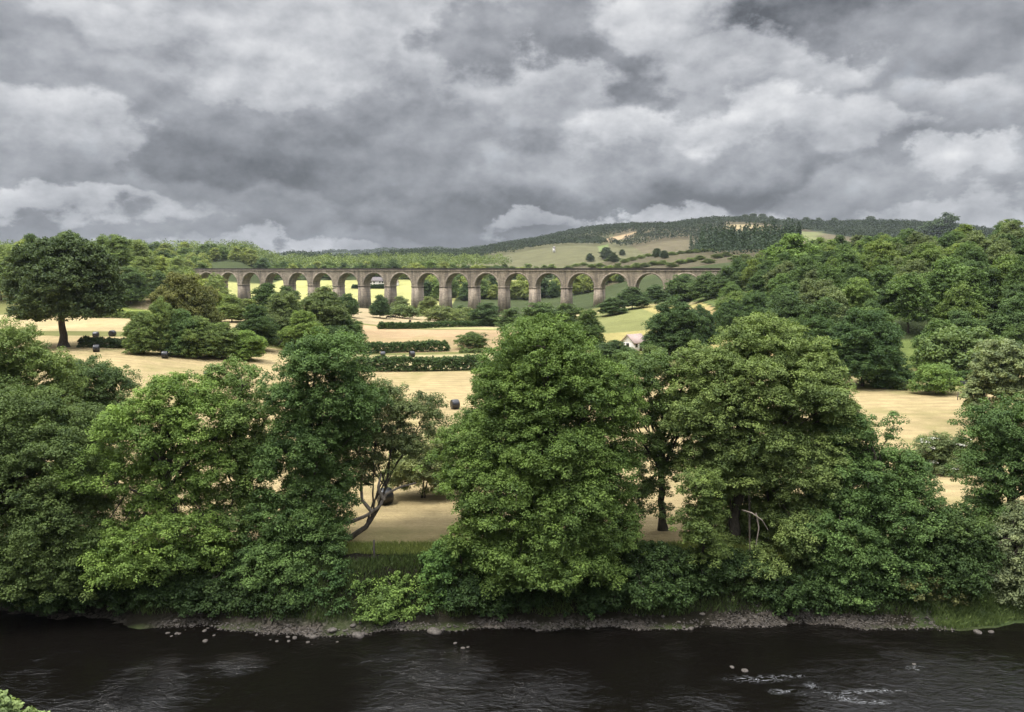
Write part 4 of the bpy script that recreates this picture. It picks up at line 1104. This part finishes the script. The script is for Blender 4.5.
for i in range(NARCH):
    x0 = i * pitch; xc = x0 + pitch / 2
    th = np.linspace(math.pi, 0, SEGS + 1)
    ax_ = xc + RAD * np.cos(th); az = ZS + RAD * np.sin(th)
    xs = np.concatenate([[x0], ax_, [x0 + pitch]]); zs = np.concatenate([[ZS], az, [ZS]])
    for yf, flip in ((0.0, False), (DEP, True)):
        v = np.concatenate([np.stack([xs, np.full_like(xs, yf), zs], 1), np.stack([xs, np.full_like(xs, yf), np.full_like(xs, ZT_)], 1)])
        n = len(xs); k = np.arange(n - 1)
        q = np.stack([k, k + 1, n + k + 1, n + k], 1)
        if flip: q = q[:, ::-1]
        mb.add(v, q)
    v = np.concatenate([np.stack([ax_, np.zeros_like(ax_), az], 1), np.stack([ax_, np.full_like(ax_, DEP), az], 1)])
    n = len(ax_); k = np.arange(n - 1)
    mb.add(v, np.stack([k + 1, k, n + k, n + k + 1], 1))
mb.add([[0, 0, ZT_], [LV, 0, ZT_], [LV, DEP, ZT_], [0, DEP, ZT_]], [[0, 1, 2, 3]])
mb.build('spandrel_wall', M_STONE, root)
for s0, s1 in ((ext0, 0.0), (LV, ext1)):
    MB().box((s0, 0.0, -4), (s1, DEP, ZT_)).build('abutment', M_STONE, root)
for i in range(1, NARCH):
    xc = i * pitch; zb = vz(xc) - 1.0
    m = MB()
    hgt = ZS - 0.6 - zb
    m.box((xc - PW / 2 - .02, -.02, zb), (xc + PW / 2 + .02, DEP + .02, ZS - .6), taper=(1 + hgt * 0.011, 1 + hgt * 0.009))
    o = m.build('pier', M_STONE, root)
    MB().box((xc - PW / 2 - .28, -.28, ZS - .6), (xc + PW / 2 + .28, DEP + .28, ZS)).build('impost', M_STONE_RING, o)
for i in range(NARCH):
    xc = (i + .5) * pitch
    m = MB(); th = np.linspace(math.pi, 0, SEGS + 1)
    r0_, r1_ = RAD, RAD + 0.95
    for yf0, yf1 in ((-.14, 0.0),):
        a0 = np.stack([xc + r0_ * np.cos(th), np.full_like(th, yf0), ZS + r0_ * np.sin(th)], 1)
        a1 = np.stack([xc + r1_ * np.cos(th), np.full_like(th, yf0), ZS + r1_ * np.sin(th)], 1)
        b0_ = a0.copy(); b0_[:, 1] = yf1; b1_ = a1.copy(); b1_[:, 1] = yf1
        n = len(th); k = np.arange(n - 1)
        m.add(np.concatenate([a0, a1, b0_, b1_]), np.concatenate([np.stack([k, k + 1, n + k + 1, n + k], 1), np.stack([n + k, n + k + 1, 3 * n + k + 1, 3 * n + k], 1), np.stack([2 * n + k, 2 * n + k + 1, k + 1, k], 1)]))
    m.build('arch_ring', M_STONE_RING, root)
MB().box((ext0, -.45, ZT_), (ext1, DEP + .45, ZT_ + .38)).build('string_course', M_STONE_RING, root)
for y0_ in (-.2, DEP - .35):
    MB().box((ext0, y0_, ZT_ + .38), (ext1, y0_ + .55, ZP - .18)).build('parapet', M_STONE_DARK, root)
    MB().box((ext0, y0_ - .12, ZP - .18), (ext1, y0_ + .67, ZP)).build('coping', M_STONE_DARK, root)

# ------------------------------------------------------------------ bales, posts, cattle, trough, houses
def bale_mesh():
    n = 28; prof = [(-.62, 0.0), (-.62, .55), (-.60, .68), (-.54, .77), (-.42, .805), (-.2, .812), (.0, .818), (.2, .812), (.42, .805), (.54, .77), (.60, .68), (.62, .55), (.62, 0.0)]
    rg = np.random.default_rng(5)
    v = []
    for x, r in prof:
        for k in range(n):
            a = 2 * math.pi * k / n; rr = r * (1 + rg.normal(0, .008))
            z = rr * math.sin(a); 
            z = max(z, -.74)
            v.append((x + rg.normal(0, .006), rr * math.cos(a), z + .74))
    q = []
    for i in range(len(prof) - 1):
        for k in range(n):
            q.append((i * n + k, i * n + (k + 1) % n, (i + 1) * n + (k + 1) % n, (i + 1) * n + k))
    return make_mesh('hay_bale', v, q, M_WRAP, True)
BM = bale_mesh()
for px, py, rz, lb in [(385, 504, 35, 'nearest black wrapped bale, behind the leaning branch'), (455, 409, 25, 'black wrapped bale on open stubble left of the great sycamore'),
                       (208, 379, 10, 'black wrapped bale just above the bright sycamore top'), (165, 358.5, 15, 'black wrapped bale in front of the alder clump'),
                       (96.5, 352, 20, 'black wrapped bale right of the lone oak trunk, by the hedge'), (112.5, 336.5, 80, 'black wrapped bale beyond the oak hedge, right one of two'),
                       (96, 338, 10, 'black wrapped bale beyond the oak hedge, left one of two'), (383, 356, 5, 'black wrapped bale between the two middle hedges, left one'),
                       (412, 355, 30, 'black wrapped bale between the two middle hedges, right one')]:
    g = ground_at(px, py)
    if 379 < px < 415 and py < 360: g = np.array([*(at(px, 354, 201)[:2]), 0]); g[2] = float(zt(g[0], g[1]))
    o = link('hay_bale', BM, None, (g[0], g[1], g[2])); o.rotation_euler = (0, 0, R(rz))
    tag(o, lb, 'hay bale', 'black wrapped bales on the hay fields')

def post(px, py, h, lb):
    g = ground_at(px, py)
    m = MB(); m.tube([(0, 0, -.3), (0.01, 0, h * .5), (.03, 0, h - .04), (.03, 0, h)], [.085, .08, .078, .05], 8)
    m.add([[.03, 0, h + .01]] + [[.03 + .05 * math.cos(a), .05 * math.sin(a), h] for a in np.linspace(0, 6.283, 8, endpoint=False)], None, [[0, 1 + k, 1 + (k + 1) % 8] for k in range(8)])
    o = m.build('fence_post', M_POST, None, tuple(g)); tag(o, lb, 'post')
post(374, 557, 1.25, 'single wooden fence post at the near edge of the hay field')
post(957.5, 400, 1.3, 'thin post standing in the small right-hand meadow')

def skin(name, pts, edges, rad, mat, parent=None):
    me = bpy.data.meshes.new(name); me.from_pydata(pts, edges, [])
    o = bpy.data.objects.new(name, me); COL.objects.link(o)
    md = o.modifiers.new('skin', 'SKIN')
    me.skin_vertices[0].data[0].use_root = True
    for i, r in enumerate(rad): me.skin_vertices[0].data[i].radius = (r, r)
    sd = o.modifiers.new('sub', 'SUBSURF'); sd.levels = 1; sd.render_levels = 1
    me.materials.append(mat)
    return o
def cow(loc, rz, lb):
    P = [(0, 0, 1.05), (.55, 0, 1.08), (-.6, 0, 1.1), (.95, 0, .95), (1.25, 0, .55), (1.42, 0, .32),       # body, neck down grazing, head
         (.5, .2, .6), (.5, .2, .03), (.5, -.2, .6), (.52, -.2, .03), (-.62, .2, .7), (-.72, .2, .42), (-.66, .2, .03), (-.62, -.2, .7), (-.72, -.2, .42), (-.66, -.2, .03), (-.95, 0, 1.0), (-1.0, 0, .5), (1.2, .16, .62), (1.2, -.16, .62)]
    E = [(0, 1), (0, 2), (1, 3), (3, 4), (4, 5), (1, 6), (6, 7), (1, 8), (8, 9), (2, 10), (10, 11), (11, 12), (2, 13), (13, 14), (14, 15), (2, 16), (16, 17), (4, 18), (4, 19)]
    r = [.42, .36, .34, .2, .15, .09, .1, .06, .1, .06, .14, .07, .06, .14, .07, .06, .05, .03, .04, .04]
    o = skin('cow', P, E, r, M_HIDE); o.location = loc; o.rotation_euler = (0, 0, rz); tag(o, lb, 'cow', 'dark cattle on the far pasture')
for px, py, rz, lb in [(388, 319.2, .2, 'dark cow grazing on the far pasture, larger one of the pair'), (393.5, 319.2, 3.3, 'dark cow grazing on the far pasture, right behind the larger one'), (410, 323.6, 1.4, 'dark cow standing end-on alone above the thin far hedge')]:
    cow(tuple(ground_at(px, py)), rz, lb)

g = ground_at(965, 386)
tr = bpy.data.objects.new('water_trough', None); COL.objects.link(tr); tr.location = g; tag(tr, 'low dark trough at the back of the small right-hand meadow', 'trough')
m = MB()
for a, b in (((-1.2, -.45, .0), (1.2, -.38, .85)), ((-1.2, .38, .0), (1.2, .45, .85)), ((-1.2, -.38, .0), (-1.13, .38, .85)), ((1.13, -.38, 0), (1.2, .38, .85)), ((-1.13, -.38, 0.0), (1.13, .38, .08))): m.box(a, b)
m.build('basin', M_PLASTIC, tr)
m = MB()
for a, b in (((-1.25, -.5, .853), (1.25, -.36, .93)), ((-1.25, .36, .853), (1.25, .5, .93)), ((-1.25, -.36, .853), (-1.1, .36, .93)), ((1.1, -.36, .853), (1.25, .36, .93))): m.box(a, b)
m.build('rim', M_PLASTIC, tr)
MB().box((-1.1, -.36, .7), (1.1, .36, .72)).build('water_surface', M_GLASS, tr)

def house(name, label, loc, rz, w, d, h, rh, wall, roofm, wins, chim=True):
    r = bpy.data.objects.new(name, None); COL.objects.link(r); r.location = loc; r.rotation_euler = (0, 0, rz); tag(r, label, 'house')
    m = MB(); m.box((-w / 2, -d / 2, -1), (w / 2, d / 2, h))
    m.add([[-w / 2, -d / 2, h], [-w / 2, d / 2, h], [-w / 2, 0, h + rh], [w / 2, -d / 2, h], [w / 2, d / 2, h], [w / 2, 0, h + rh]], None, [[0, 2, 1], [3, 4, 5]])
    m.build('wall', wall, r)
    m = MB(); e = .35; sl = rh / (d / 2)
    for s in (-1, 1):
        v = [[-w / 2 - e, s * (d / 2 + e), h - sl * e + .03], [w / 2 + e, s * (d / 2 + e), h - sl * e + .03], [w / 2 + e, 0, h + rh + .03], [-w / 2 - e, 0, h + rh + .03]]
        v2 = [[a, b, c + .18] for a, b, c in v]
        m.add(v + v2, [[0, 1, 2, 3], [4, 7, 6, 5], [0, 4, 5, 1], [1, 5, 6, 2], [3, 2, 6, 7], [0, 3, 7, 4]])
    ro = m.build('roof', roofm, r)
    if chim:
        for sx in (-1, 1): MB().box((sx * (w / 2 - .6) - .45, -.4, h + rh * .6), (sx * (w / 2 - .6) + .45, .4, h + rh + 1.1)).build('chimney', wall, ro)
    for (x, z, ww, hh, face) in wins:
        m = MB()
        if face == 'f': m.box((x - ww / 2, -d / 2 - .06, z), (x + ww / 2, -d / 2 + .02, z + hh))
        else: m.box((-w / 2 - .06, x - ww / 2, z), (-w / 2 + .02, x + ww / 2, z + hh))
        fr = m.build('window', M_WALLW if wall is not M_WALLW else M_POST, r)
        m = MB()
        if face == 'f': m.box((x - ww / 2 + .1, -d / 2 - .09, z + .1), (x + ww / 2 - .1, -d / 2 - .065, z + hh - .1))
        else: m.box((-w / 2 - .09, x - ww / 2 + .1, z + .1), (-w / 2 - .065, x + ww / 2 - .1, z + hh - .1))
        m.build('pane', M_GLASS, fr)
    m = MB().box((-.5 + .2, -d / 2 - .05, 0), (.5 + .2, -d / 2 + .01, 2.05)); m.build('door', M_POST, r)
    return r
a, _ = ray(634, 345); Yh = 214.0
house('cottage', 'small cottage with a pinkish roof and white wall half hidden by trees', (a * Yh, Yh, float(zt(a * Yh, Yh))), R(40), 5.0, 4.4, 2.3, 1.9, M_WALLW, M_ROOF,
      [(-1.5, 1, .9, 1.0, 'f'), (1.6, 1, .9, 1.0, 'f'), (0, 1, 1, 1.1, 's')], False)
gf = ground_at(376, 286.5)
house('farmhouse', 'white farmhouse seen through an arch left of the viaduct middle', (gf[0] + 1, gf[1] + 6, gf[2] + .3), R(-8), 15.0, 8.0, 4.6, 3.6, M_WALLW, M_SLATE,
      [(x, z, 1.4, 1.5, 'f') for z in (.6, 2.9) for x in (-5.5, -2.6, 2.9, 5.6)])
gf2 = ground_at(386, 286.5)
house('barn', 'low white barn beside the farmhouse behind the arch', (gf2[0] + 5, gf2[1] + 8, gf2[2] + .3), R(-8), 10.0, 6.5, 3.0, 2.4, M_WALLW, M_ROOF, [(-3, 1, 1.2, 1.0, 'f'), (3, 1, 1.2, 1.0, 'f')], False)
gh = ground_at(554, 252.5)
house('hill_cottage', 'tiny tall white house on the flank of the distant hill', tuple(gh), R(20), 3.6, 4.0, 7.0, 2.5, M_WALLW, M_SLATE, [(-1.0, 2.4, .8, 1.3, 'f'), (1.0, 4.6, .8, 1.3, 'f')])

# ------------------------------------------------------------------ rocks and shingle
def rock_mesh(seed):
    rg = np.random.default_rng(seed)
    import bmesh
    bm = bmesh.new(); bmesh.ops.create_icosphere(bm, subdivisions=2, radius=1)
    ks = rg.normal(0, 1, (5, 3)); ph = rg.uniform(0, 6, 5)
    for v in bm.verts:
        p = np.array(v.co); f = 1 + .13 * sum(math.sin(2.0 * k @ p + h) for k, h in zip(ks, ph)) / 1.6
        v.co = Vector(p * f * np.array([1, .75, .5]))
    me = bpy.data.meshes.new('rock'); bm.to_mesh(me); bm.free(); me.materials.append(M_ROCK)
    me.polygons.foreach_set('use_smooth', np.ones(len(me.polygons), bool))
    return me
RM = [rock_mesh(s) for s in range(5)]
def rock(px, py, wpx, lb, grp=None, z=None):
    x, y = on_water(px, py); s = wpx * y / FPX / 2 / .95
    zz = max(float(zt(x, y)), -0.05) + .12 * s if z is None else z
    o = link('rock', RM[int(px) % 5], None, (x, y, zz)); o.scale = (s, s, s * rng.uniform(.7, 1.1)); o.rotation_euler = (rng.uniform(-.15, .15), rng.uniform(-.15, .15), rng.uniform(-.5, .5) + (0 if wpx > 12 else rng.uniform(0, 6)))
    tag(o, lb, 'rock', grp)
rock(435, 632, 17, 'large smooth pale boulder lying in the water at the middle')
rock(358, 636, 13, 'pale rounded rock at the end of the left shingle')
rock(332, 633, 11, 'pale flat rock at the edge of the left shingle bank')
rock(205, 641, 7, 'lone pale stone in the water off the left shingle')
rock(463, 648, 5, 'small pale stone in open water right of the boulder')
rock(455, 643, 5, 'small stone in open water just right of the large boulder')
rock(468, 647, 4, 'smallest stone of the three right of the large boulder')
rock(732, 667, 7, 'pale stone breaking the river riffle, left one')
rock(745, 671, 8, 'pale stone with white water streaming from it')
rock(978, 632, 9, 'pale stone in the water below the grassy spit, left one')
rock(991, 632, 6, 'pale stone in the water below the grassy spit, right one')
rock(914, 664, 5, 'pale stone in the riffle at the right')
GR = 'stones along the water edge'
used = 0
for i in range(100):
    u = rng.uniform()
    px = rng.uniform(165, 345) if u < .45 else rng.uniform(345, 960)
    x0, _ = on_water(px, 628)
    ye = 56.5 + float(shore(x0)) + (rng.uniform(-1.6, 0.6) if px < 345 else rng.uniform(-.35, 1.0))
    x = (px - 512) / FPX * ye * 1.04
    s = rng.uniform(.06, .22) * (1.25 if rng.uniform() < .2 else .8)
    o = link('rock', RM[i % 5], None, (x, ye, max(float(zt(x, ye)), -.06) + .3 * s)); o.scale = (s, s, s); o.rotation_euler = (0, 0, rng.uniform(0, 6))
    part = 'left shingle bank' if px < 345 else ('shore below the great sycamore' if px < 640 else 'shore of the right half of the river')
    tag(o, 'rounded brown stone on the %s at the waterline' % part, 'rock', GR + ', ' + part)
# fine gravel: nobody could count it
n = 9000
X = rng.uniform(-26, 32, n); YY = 56.3 + shore(X) + rng.uniform(-0.8, 0.75, n) + np.where((X > 16), rng.uniform(0, 1.0, n), 0) - np.where(rng.uniform(size=n) < .25, rng.uniform(0, 1.2, n) * np.exp(-((X + 15.5) / 6) ** 2), 0)
sz = rng.uniform(.03, .11, n)
Z = zt(X, YY); ok = (Z > -.09) & (rng.uniform(size=n) < .35 + .65 * sm(.5 + .8 * np.sin(X * .55 + 1) * np.sin(X * .21 + 2))); X, YY, Z, sz = X[ok], YY[ok], Z[ok], sz[ok]; n = len(X)
octv = np.array([[1, 0, 0], [.1, .9, 0], [-1, 0, 0], [0, -.9, 0], [0, 0, .7], [0, 0, -.6]], float)
octf = np.array([[0, 1, 4], [1, 2, 4], [2, 3, 4], [3, 0, 4], [1, 0, 5], [2, 1, 5], [3, 2, 5], [0, 3, 5]])
th = rng.uniform(0, 6.28, n); c_, s_ = np.cos(th), np.sin(th)
V = octv[None] * (1 + rng.normal(0, .18, (n, 6, 1)))
V = np.stack([V[..., 0] * c_[:, None] - V[..., 1] * s_[:, None], V[..., 0] * s_[:, None] + V[..., 1] * c_[:, None], V[..., 2]], -1) * sz[:, None, None] + np.stack([X, YY, Z + sz * .25], 1)[:, None]
T = (octf[None] + (np.arange(n) * 6)[:, None, None]).reshape(-1, 3)
tag(link('gravel', make_mesh('gravel', V.reshape(-1, 3), None, M_ROCK, False, T)), 'brown river shingle along the far water edge', 'gravel', kind='stuff')

# grass tufts: the spit at the right, the verge above the bank
def grass(name, label, x0, x1, yfun, n, h, color, seed):
    rg = np.random.default_rng(seed)
    X = rg.uniform(x0, x1, n); Y = yfun(rg, X); Z = zt(X, Y); k = Z > .03; X, Y, Z = X[k], Y[k], Z[k]; n = len(X)
    hh = h * rg.uniform(.5, 1.3, n); a = rg.uniform(0, 6.28, n); w_ = .035
    d = np.stack([np.cos(a), np.sin(a), np.zeros(n)], 1); ln = rg.normal(0, .35, (n, 2)) * hh[:, None]
    B = np.stack([X, Y, Z - .03], 1)
    tip = B + np.stack([ln[:, 0], ln[:, 1], hh], 1); mid = (B + tip) / 2 + np.array([0, 0, .12]) * hh[:, None]
    q = np.stack([B - d * w_, B + d * w_, mid + d * w_ * .8, tip], 1)
    t = np.clip(.5 + rg.normal(0, .2, n), 0, 1)
    o = link(name, leaves_mesh(name, q, t, M_LEAF)); o.color = (*color, 1); tag(o, label, 'grass', kind='stuff')
grass('grass', 'lush green grass on the spit at the right water edge', 31, 46, lambda r, X: 56.7 + shore(X) + r.uniform(0, 3.6, len(X)) ** 1.0, 26000, .30, (0.066, 0.098, 0.036), 71)
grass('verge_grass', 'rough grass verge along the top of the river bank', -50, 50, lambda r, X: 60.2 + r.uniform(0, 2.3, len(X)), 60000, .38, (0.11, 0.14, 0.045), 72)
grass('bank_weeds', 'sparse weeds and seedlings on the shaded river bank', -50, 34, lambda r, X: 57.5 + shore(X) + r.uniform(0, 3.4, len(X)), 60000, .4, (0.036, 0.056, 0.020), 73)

print('leaf quads', sum(CNT.values()), 'objects', len(COL.objects))

# ------------------------------------------------------------------ sky, sun
W = bpy.data.worlds.new('World'); S.world = W; W.use_nodes = True
nt = W.node_tree; bg = nt.nodes['Background']
SUN_EL, SUN_AZ = 66.0, 250.0      # azimuth clockwise from +Y: from the left, a little behind the camera
sky = N(nt, 'ShaderNodeTexSky', sky_type='NISHITA', sun_disc=False)
sky.sun_elevation = R(SUN_EL); sky.sun_rotation = R(SUN_AZ)
tc = N(nt, 'ShaderNodeTexCoord'); D = tc.outputs['Generated']
sp = N(nt, 'ShaderNodeSeparateXYZ'); L(nt, D, sp.inputs[0])
mpv = N(nt, 'ShaderNodeMapping'); mpv.inputs['Scale'].default_value = (1, 1, 1.5); mpv.inputs['Location'].default_value = (3.1, 0.6, 0.2); L(nt, D, mpv.inputs[0])
P0 = mpv.outputs[0]
def warp(vec, src, scale, amt, detail, rough=0.55):
    n = N(nt, 'ShaderNodeTexNoise', i_Scale=scale, i_Detail=detail, i_Roughness=rough); L(nt, src, n.inputs['Vector'])
    a = N(nt, 'ShaderNodeVectorMath', operation='SUBTRACT'); L(nt, n.outputs['Color'], a.inputs[0]); a.inputs[1].default_value = (.5, .5, .5)
    b = N(nt, 'ShaderNodeVectorMath', operation='MULTIPLY'); L(nt, a.outputs[0], b.inputs[0]); b.inputs[1].default_value = (amt, amt * .3, amt * .62)
    c = N(nt, 'ShaderNodeVectorMath', operation='ADD'); L(nt, vec, c.inputs[0]); L(nt, b.outputs[0], c.inputs[1])
    return c.outputs[0]
WD = warp(warp(D, P0, 4.0, 0.22, 3, 0.5), P0, 11.0, 0.18, 7, 0.60)
fine = noise(nt, P0, 9.0, 7, 0.56, 0.0)
fb = noise(nt, P0, 3.6, 6, 0.55, 0.0)
ofs = N(nt, 'ShaderNodeVectorMath', operation='ADD'); L(nt, P0, ofs.inputs[0]); ofs.inputs[1].default_value = (-0.010, 0.0, 0.024)
emb = mathn(nt, 'SUBTRACT', fine, noise(nt, ofs.outputs[0], 9.0, 7, 0.56, 0.0))
lumc = mathn(nt, 'MULTIPLY_ADD', mathn(nt, 'SUBTRACT', fb, 0.5), 0.9, 0.32)
# every cloud bank: centre, size, brightness of its top and of its base, softness of its edge
CLOUDS = [
    (250, 60, 160, 60, .42, .40, .9), (410, 60, 95, 60, .46, .39, .8), (355, 110, 55, 24, .52, .42, .6), (690, 105, 175, 75, .36, .32, .9), (648, 125, 50, 22, .50, .38, .6),
    (900, 150, 90, 50, .35, .30, .8), (930, 70, 110, 60, .37, .30, .9), (1000, 175, 70, 40, .36, .30, .8),
    (760, 210, 95, 14, .46, .38, .6), 
    (10, 45, 95, 55, .30, .17, .7), (100, 105, 90, 42, .34, .22, .6), (200, 140, 150, 52, .30, .17, .6), (440, 150, 115, 55, .29, .18, .6), (330, 172, 190, 46, .25, .125, .6),
    (120, 208, 150, 24, .25, .17, .6), (200, 226, 150, 15, .23, .18, .6), (395, 232, 60, 10, .26, .2, .6), (520, 226, 60, 14, .27, .19, .5), (470, 203, 115, 22, .25, .155, .6), (500, 112, 70, 34, .34, .24, .6),
    (590, 46, 85, 46, .28, .19, .5), (655, 12, 40, 20, .50, .40, .7), (825, 4, 72, 26, .17, .12, .6), (900, 38, 100, 36, .29, .22, .7), (800, 62, 50, 16, .45, .34, .7),
    (960, 118, 90, 38, .32, .24, .6), (605, 178, 150, 28, .31, .15, .5), (752, 122, 36, 26, .52, .38, .5), (742, 168, 78, 28, .30, .15, .45), (850, 190, 70, 18, .31, .22, .6), (950, 196, 60, 18, .31, .24, .6),
    (640, 211, 40, 10, .38, .34, .5), (35, 203, 80, 11, .41, .34, .55), (295, 243, 70, 8, .37, .34, .6), (960, 214, 80, 12, .40, .36, .6), (480, 74, 46, 18, .47, .38, .6), (265, 78, 60, 16, .45, .37, .6), (140, 24, 46, 16, .45, .36, .6), (875, 128, 34, 14, .46, .36, .5), (990, 160, 38, 14, .47, .37, .5), (985, 90, 40, 18, .40, .3, .6), (545, 213, 40, 7, .33, .29, .6), (700, 50, 40, 16, .40, .32, .6), (42, 128, 60, 32, .47, .28, .38), (80, 152, 28, 18, .38, .25, .4), (455, 45, 45, 26, .30, .24, .5), (560, 95, 55, 24, .42, .30, .5), (835, 120, 45, 26, .44, .32, .5)]
for (px, py, sx, sy, top_, base_, soft) in CLOUDS:
    a, b = ray(px, py); v = np.array([a, 1.0, b]); v /= np.linalg.norm(v)
    s_ = N(nt, 'ShaderNodeVectorMath', operation='SUBTRACT'); L(nt, WD, s_.inputs[0]); s_.inputs[1].default_value = tuple(v)
    m_ = N(nt, 'ShaderNodeVectorMath', operation='MULTIPLY'); L(nt, s_.outputs[0], m_.inputs[0]); m_.inputs[1].default_value = (FPX / sx * .87, 1.5, FPX / sy * .87)
    l_ = N(nt, 'ShaderNodeVectorMath', operation='LENGTH'); L(nt, m_.outputs[0], l_.inputs[0])
    mk = N(nt, 'ShaderNodeMapRange', interpolation_type='SMOOTHSTEP'); L(nt, l_.outputs['Value'], mk.inputs[0])
    mk.inputs[1].default_value = 1.05 - soft * .5; mk.inputs[2].default_value = 1.05 + soft * .5; mk.inputs[3].default_value = 0.92; mk.inputs[4].default_value = 0.0
    z_ = N(nt, 'ShaderNodeSeparateXYZ'); L(nt, m_.outputs[0], z_.inputs[0])
    sh = N(nt, 'ShaderNodeMapRange', interpolation_type='SMOOTHSTEP'); L(nt, z_.outputs[2], sh.inputs[0])
    sh.inputs[1].default_value = -0.9; sh.inputs[2].default_value = 1.0; sh.inputs[3].default_value = base_; sh.inputs[4].default_value = top_
    mx_ = N(nt, 'ShaderNodeMix'); L(nt, mk.outputs[0], mx_.inputs[0]); L(nt, lumc, mx_.inputs[2]); L(nt, sh.outputs[0], mx_.inputs[3])
    lumc = mx_.outputs[0]
mod = mathn(nt, 'ADD', mathn(nt, 'MULTIPLY', emb, 1.1), mathn(nt, 'MULTIPLY', mathn(nt, 'SUBTRACT', fine, 0.5), 0.55))
br_ = mathn(nt, 'MULTIPLY', lumc, mathn(nt, 'ADD', mod, 1.0))
br_ = mathn(nt, 'MULTIPLY_ADD', mathn(nt, 'SUBTRACT', br_, 0.30), 1.38, 0.300)
br_ = mathn(nt, 'MAXIMUM', br_, 0.085)
# an overcast sky is brightest overhead
ov = N(nt, 'ShaderNodeMapRange', interpolation_type='SMOOTHSTEP'); L(nt, sp.outputs[2], ov.inputs[0]); ov.inputs[1].default_value = 0.40; ov.inputs[2].default_value = 0.9; ov.inputs[3].default_value = 1.0; ov.inputs[4].default_value = OVERHEAD = 8.6
lum = mathn(nt, 'MULTIPLY', br_, ov.outputs[0])
tone = ramp(nt, br_, [(0.10, (0.93, 0.98, 1.08)), (0.35, (0.965, 0.99, 1.05)), (0.7, (1.0, 1.0, 1.0))])
cs = N(nt, 'ShaderNodeVectorMath', operation='SCALE'); L(nt, tone, cs.inputs[0]); L(nt, mathn(nt, 'MULTIPLY', lum, 10.0), cs.inputs['Scale'])
# a little blue shows only where the deck is thinnest
thin = N(nt, 'ShaderNodeMapRange'); L(nt, fine, thin.inputs[0]); thin.inputs[1].default_value = .62; thin.inputs[2].default_value = .8; thin.inputs[3].default_value = 0.03; thin.inputs[4].default_value = 0.18
fin = mixc(nt, thin.outputs[0], cs.outputs[0], sky.outputs[0])
L(nt, fin, bg.inputs[0]); bg.inputs[1].default_value = 0.1
W.cycles.sampling_method = 'MANUAL'; W.cycles.sample_map_resolution = 512

sun = bpy.data.lights.new('sun', 'SUN'); sun.energy = 2.2; sun.angle = R(12); sun.color = (1.0, 0.95, 0.86)
so = bpy.data.objects.new('sun', sun); COL.objects.link(so)
az = R(SUN_AZ); el = R(SUN_EL)
to_sun = Vector((math.sin(az) * math.cos(el), math.cos(az) * math.cos(el), math.sin(el)))
so.rotation_euler = to_sun.to_track_quat('Z', 'Y').to_euler()
so.location = (0, 0, 200)

# ------------------------------------------------------------------ air
HAZE = 0.000045
if HAZE:
    m = bpy.data.materials.new('haze'); m.use_nodes = True; nt = m.node_tree; nt.nodes.clear()
    o_ = N(nt, 'ShaderNodeOutputMaterial'); v_ = N(nt, 'ShaderNodeVolumePrincipled'); v_.inputs['Color'].default_value = (0.80, 0.86, 0.95, 1); v_.inputs['Density'].default_value = HAZE; v_.inputs['Anisotropy'].default_value = 0.2
    L(nt, v_.outputs[0], o_.inputs['Volume'])
    o = MB().box((-4300, -90, -12), (4300, 5700, 260)).build('haze', m)
    tag(o, kind='stuff')

# ------------------------------------------------------------------ render settings
S.view_settings.view_transform = 'Standard'; S.view_settings.look = 'None'
S.view_settings.exposure = 0.38; S.view_settings.gamma = 1.0
S.render.engine = 'CYCLES'
cy = S.cycles
cy.max_bounces = 6; cy.diffuse_bounces = 2; cy.glossy_bounces = 3; cy.transmission_bounces = 4; cy.volume_bounces = 0; cy.transparent_max_bounces = 8
cy.caustics_reflective = False; cy.caustics_refractive = False
cy.use_denoising = True
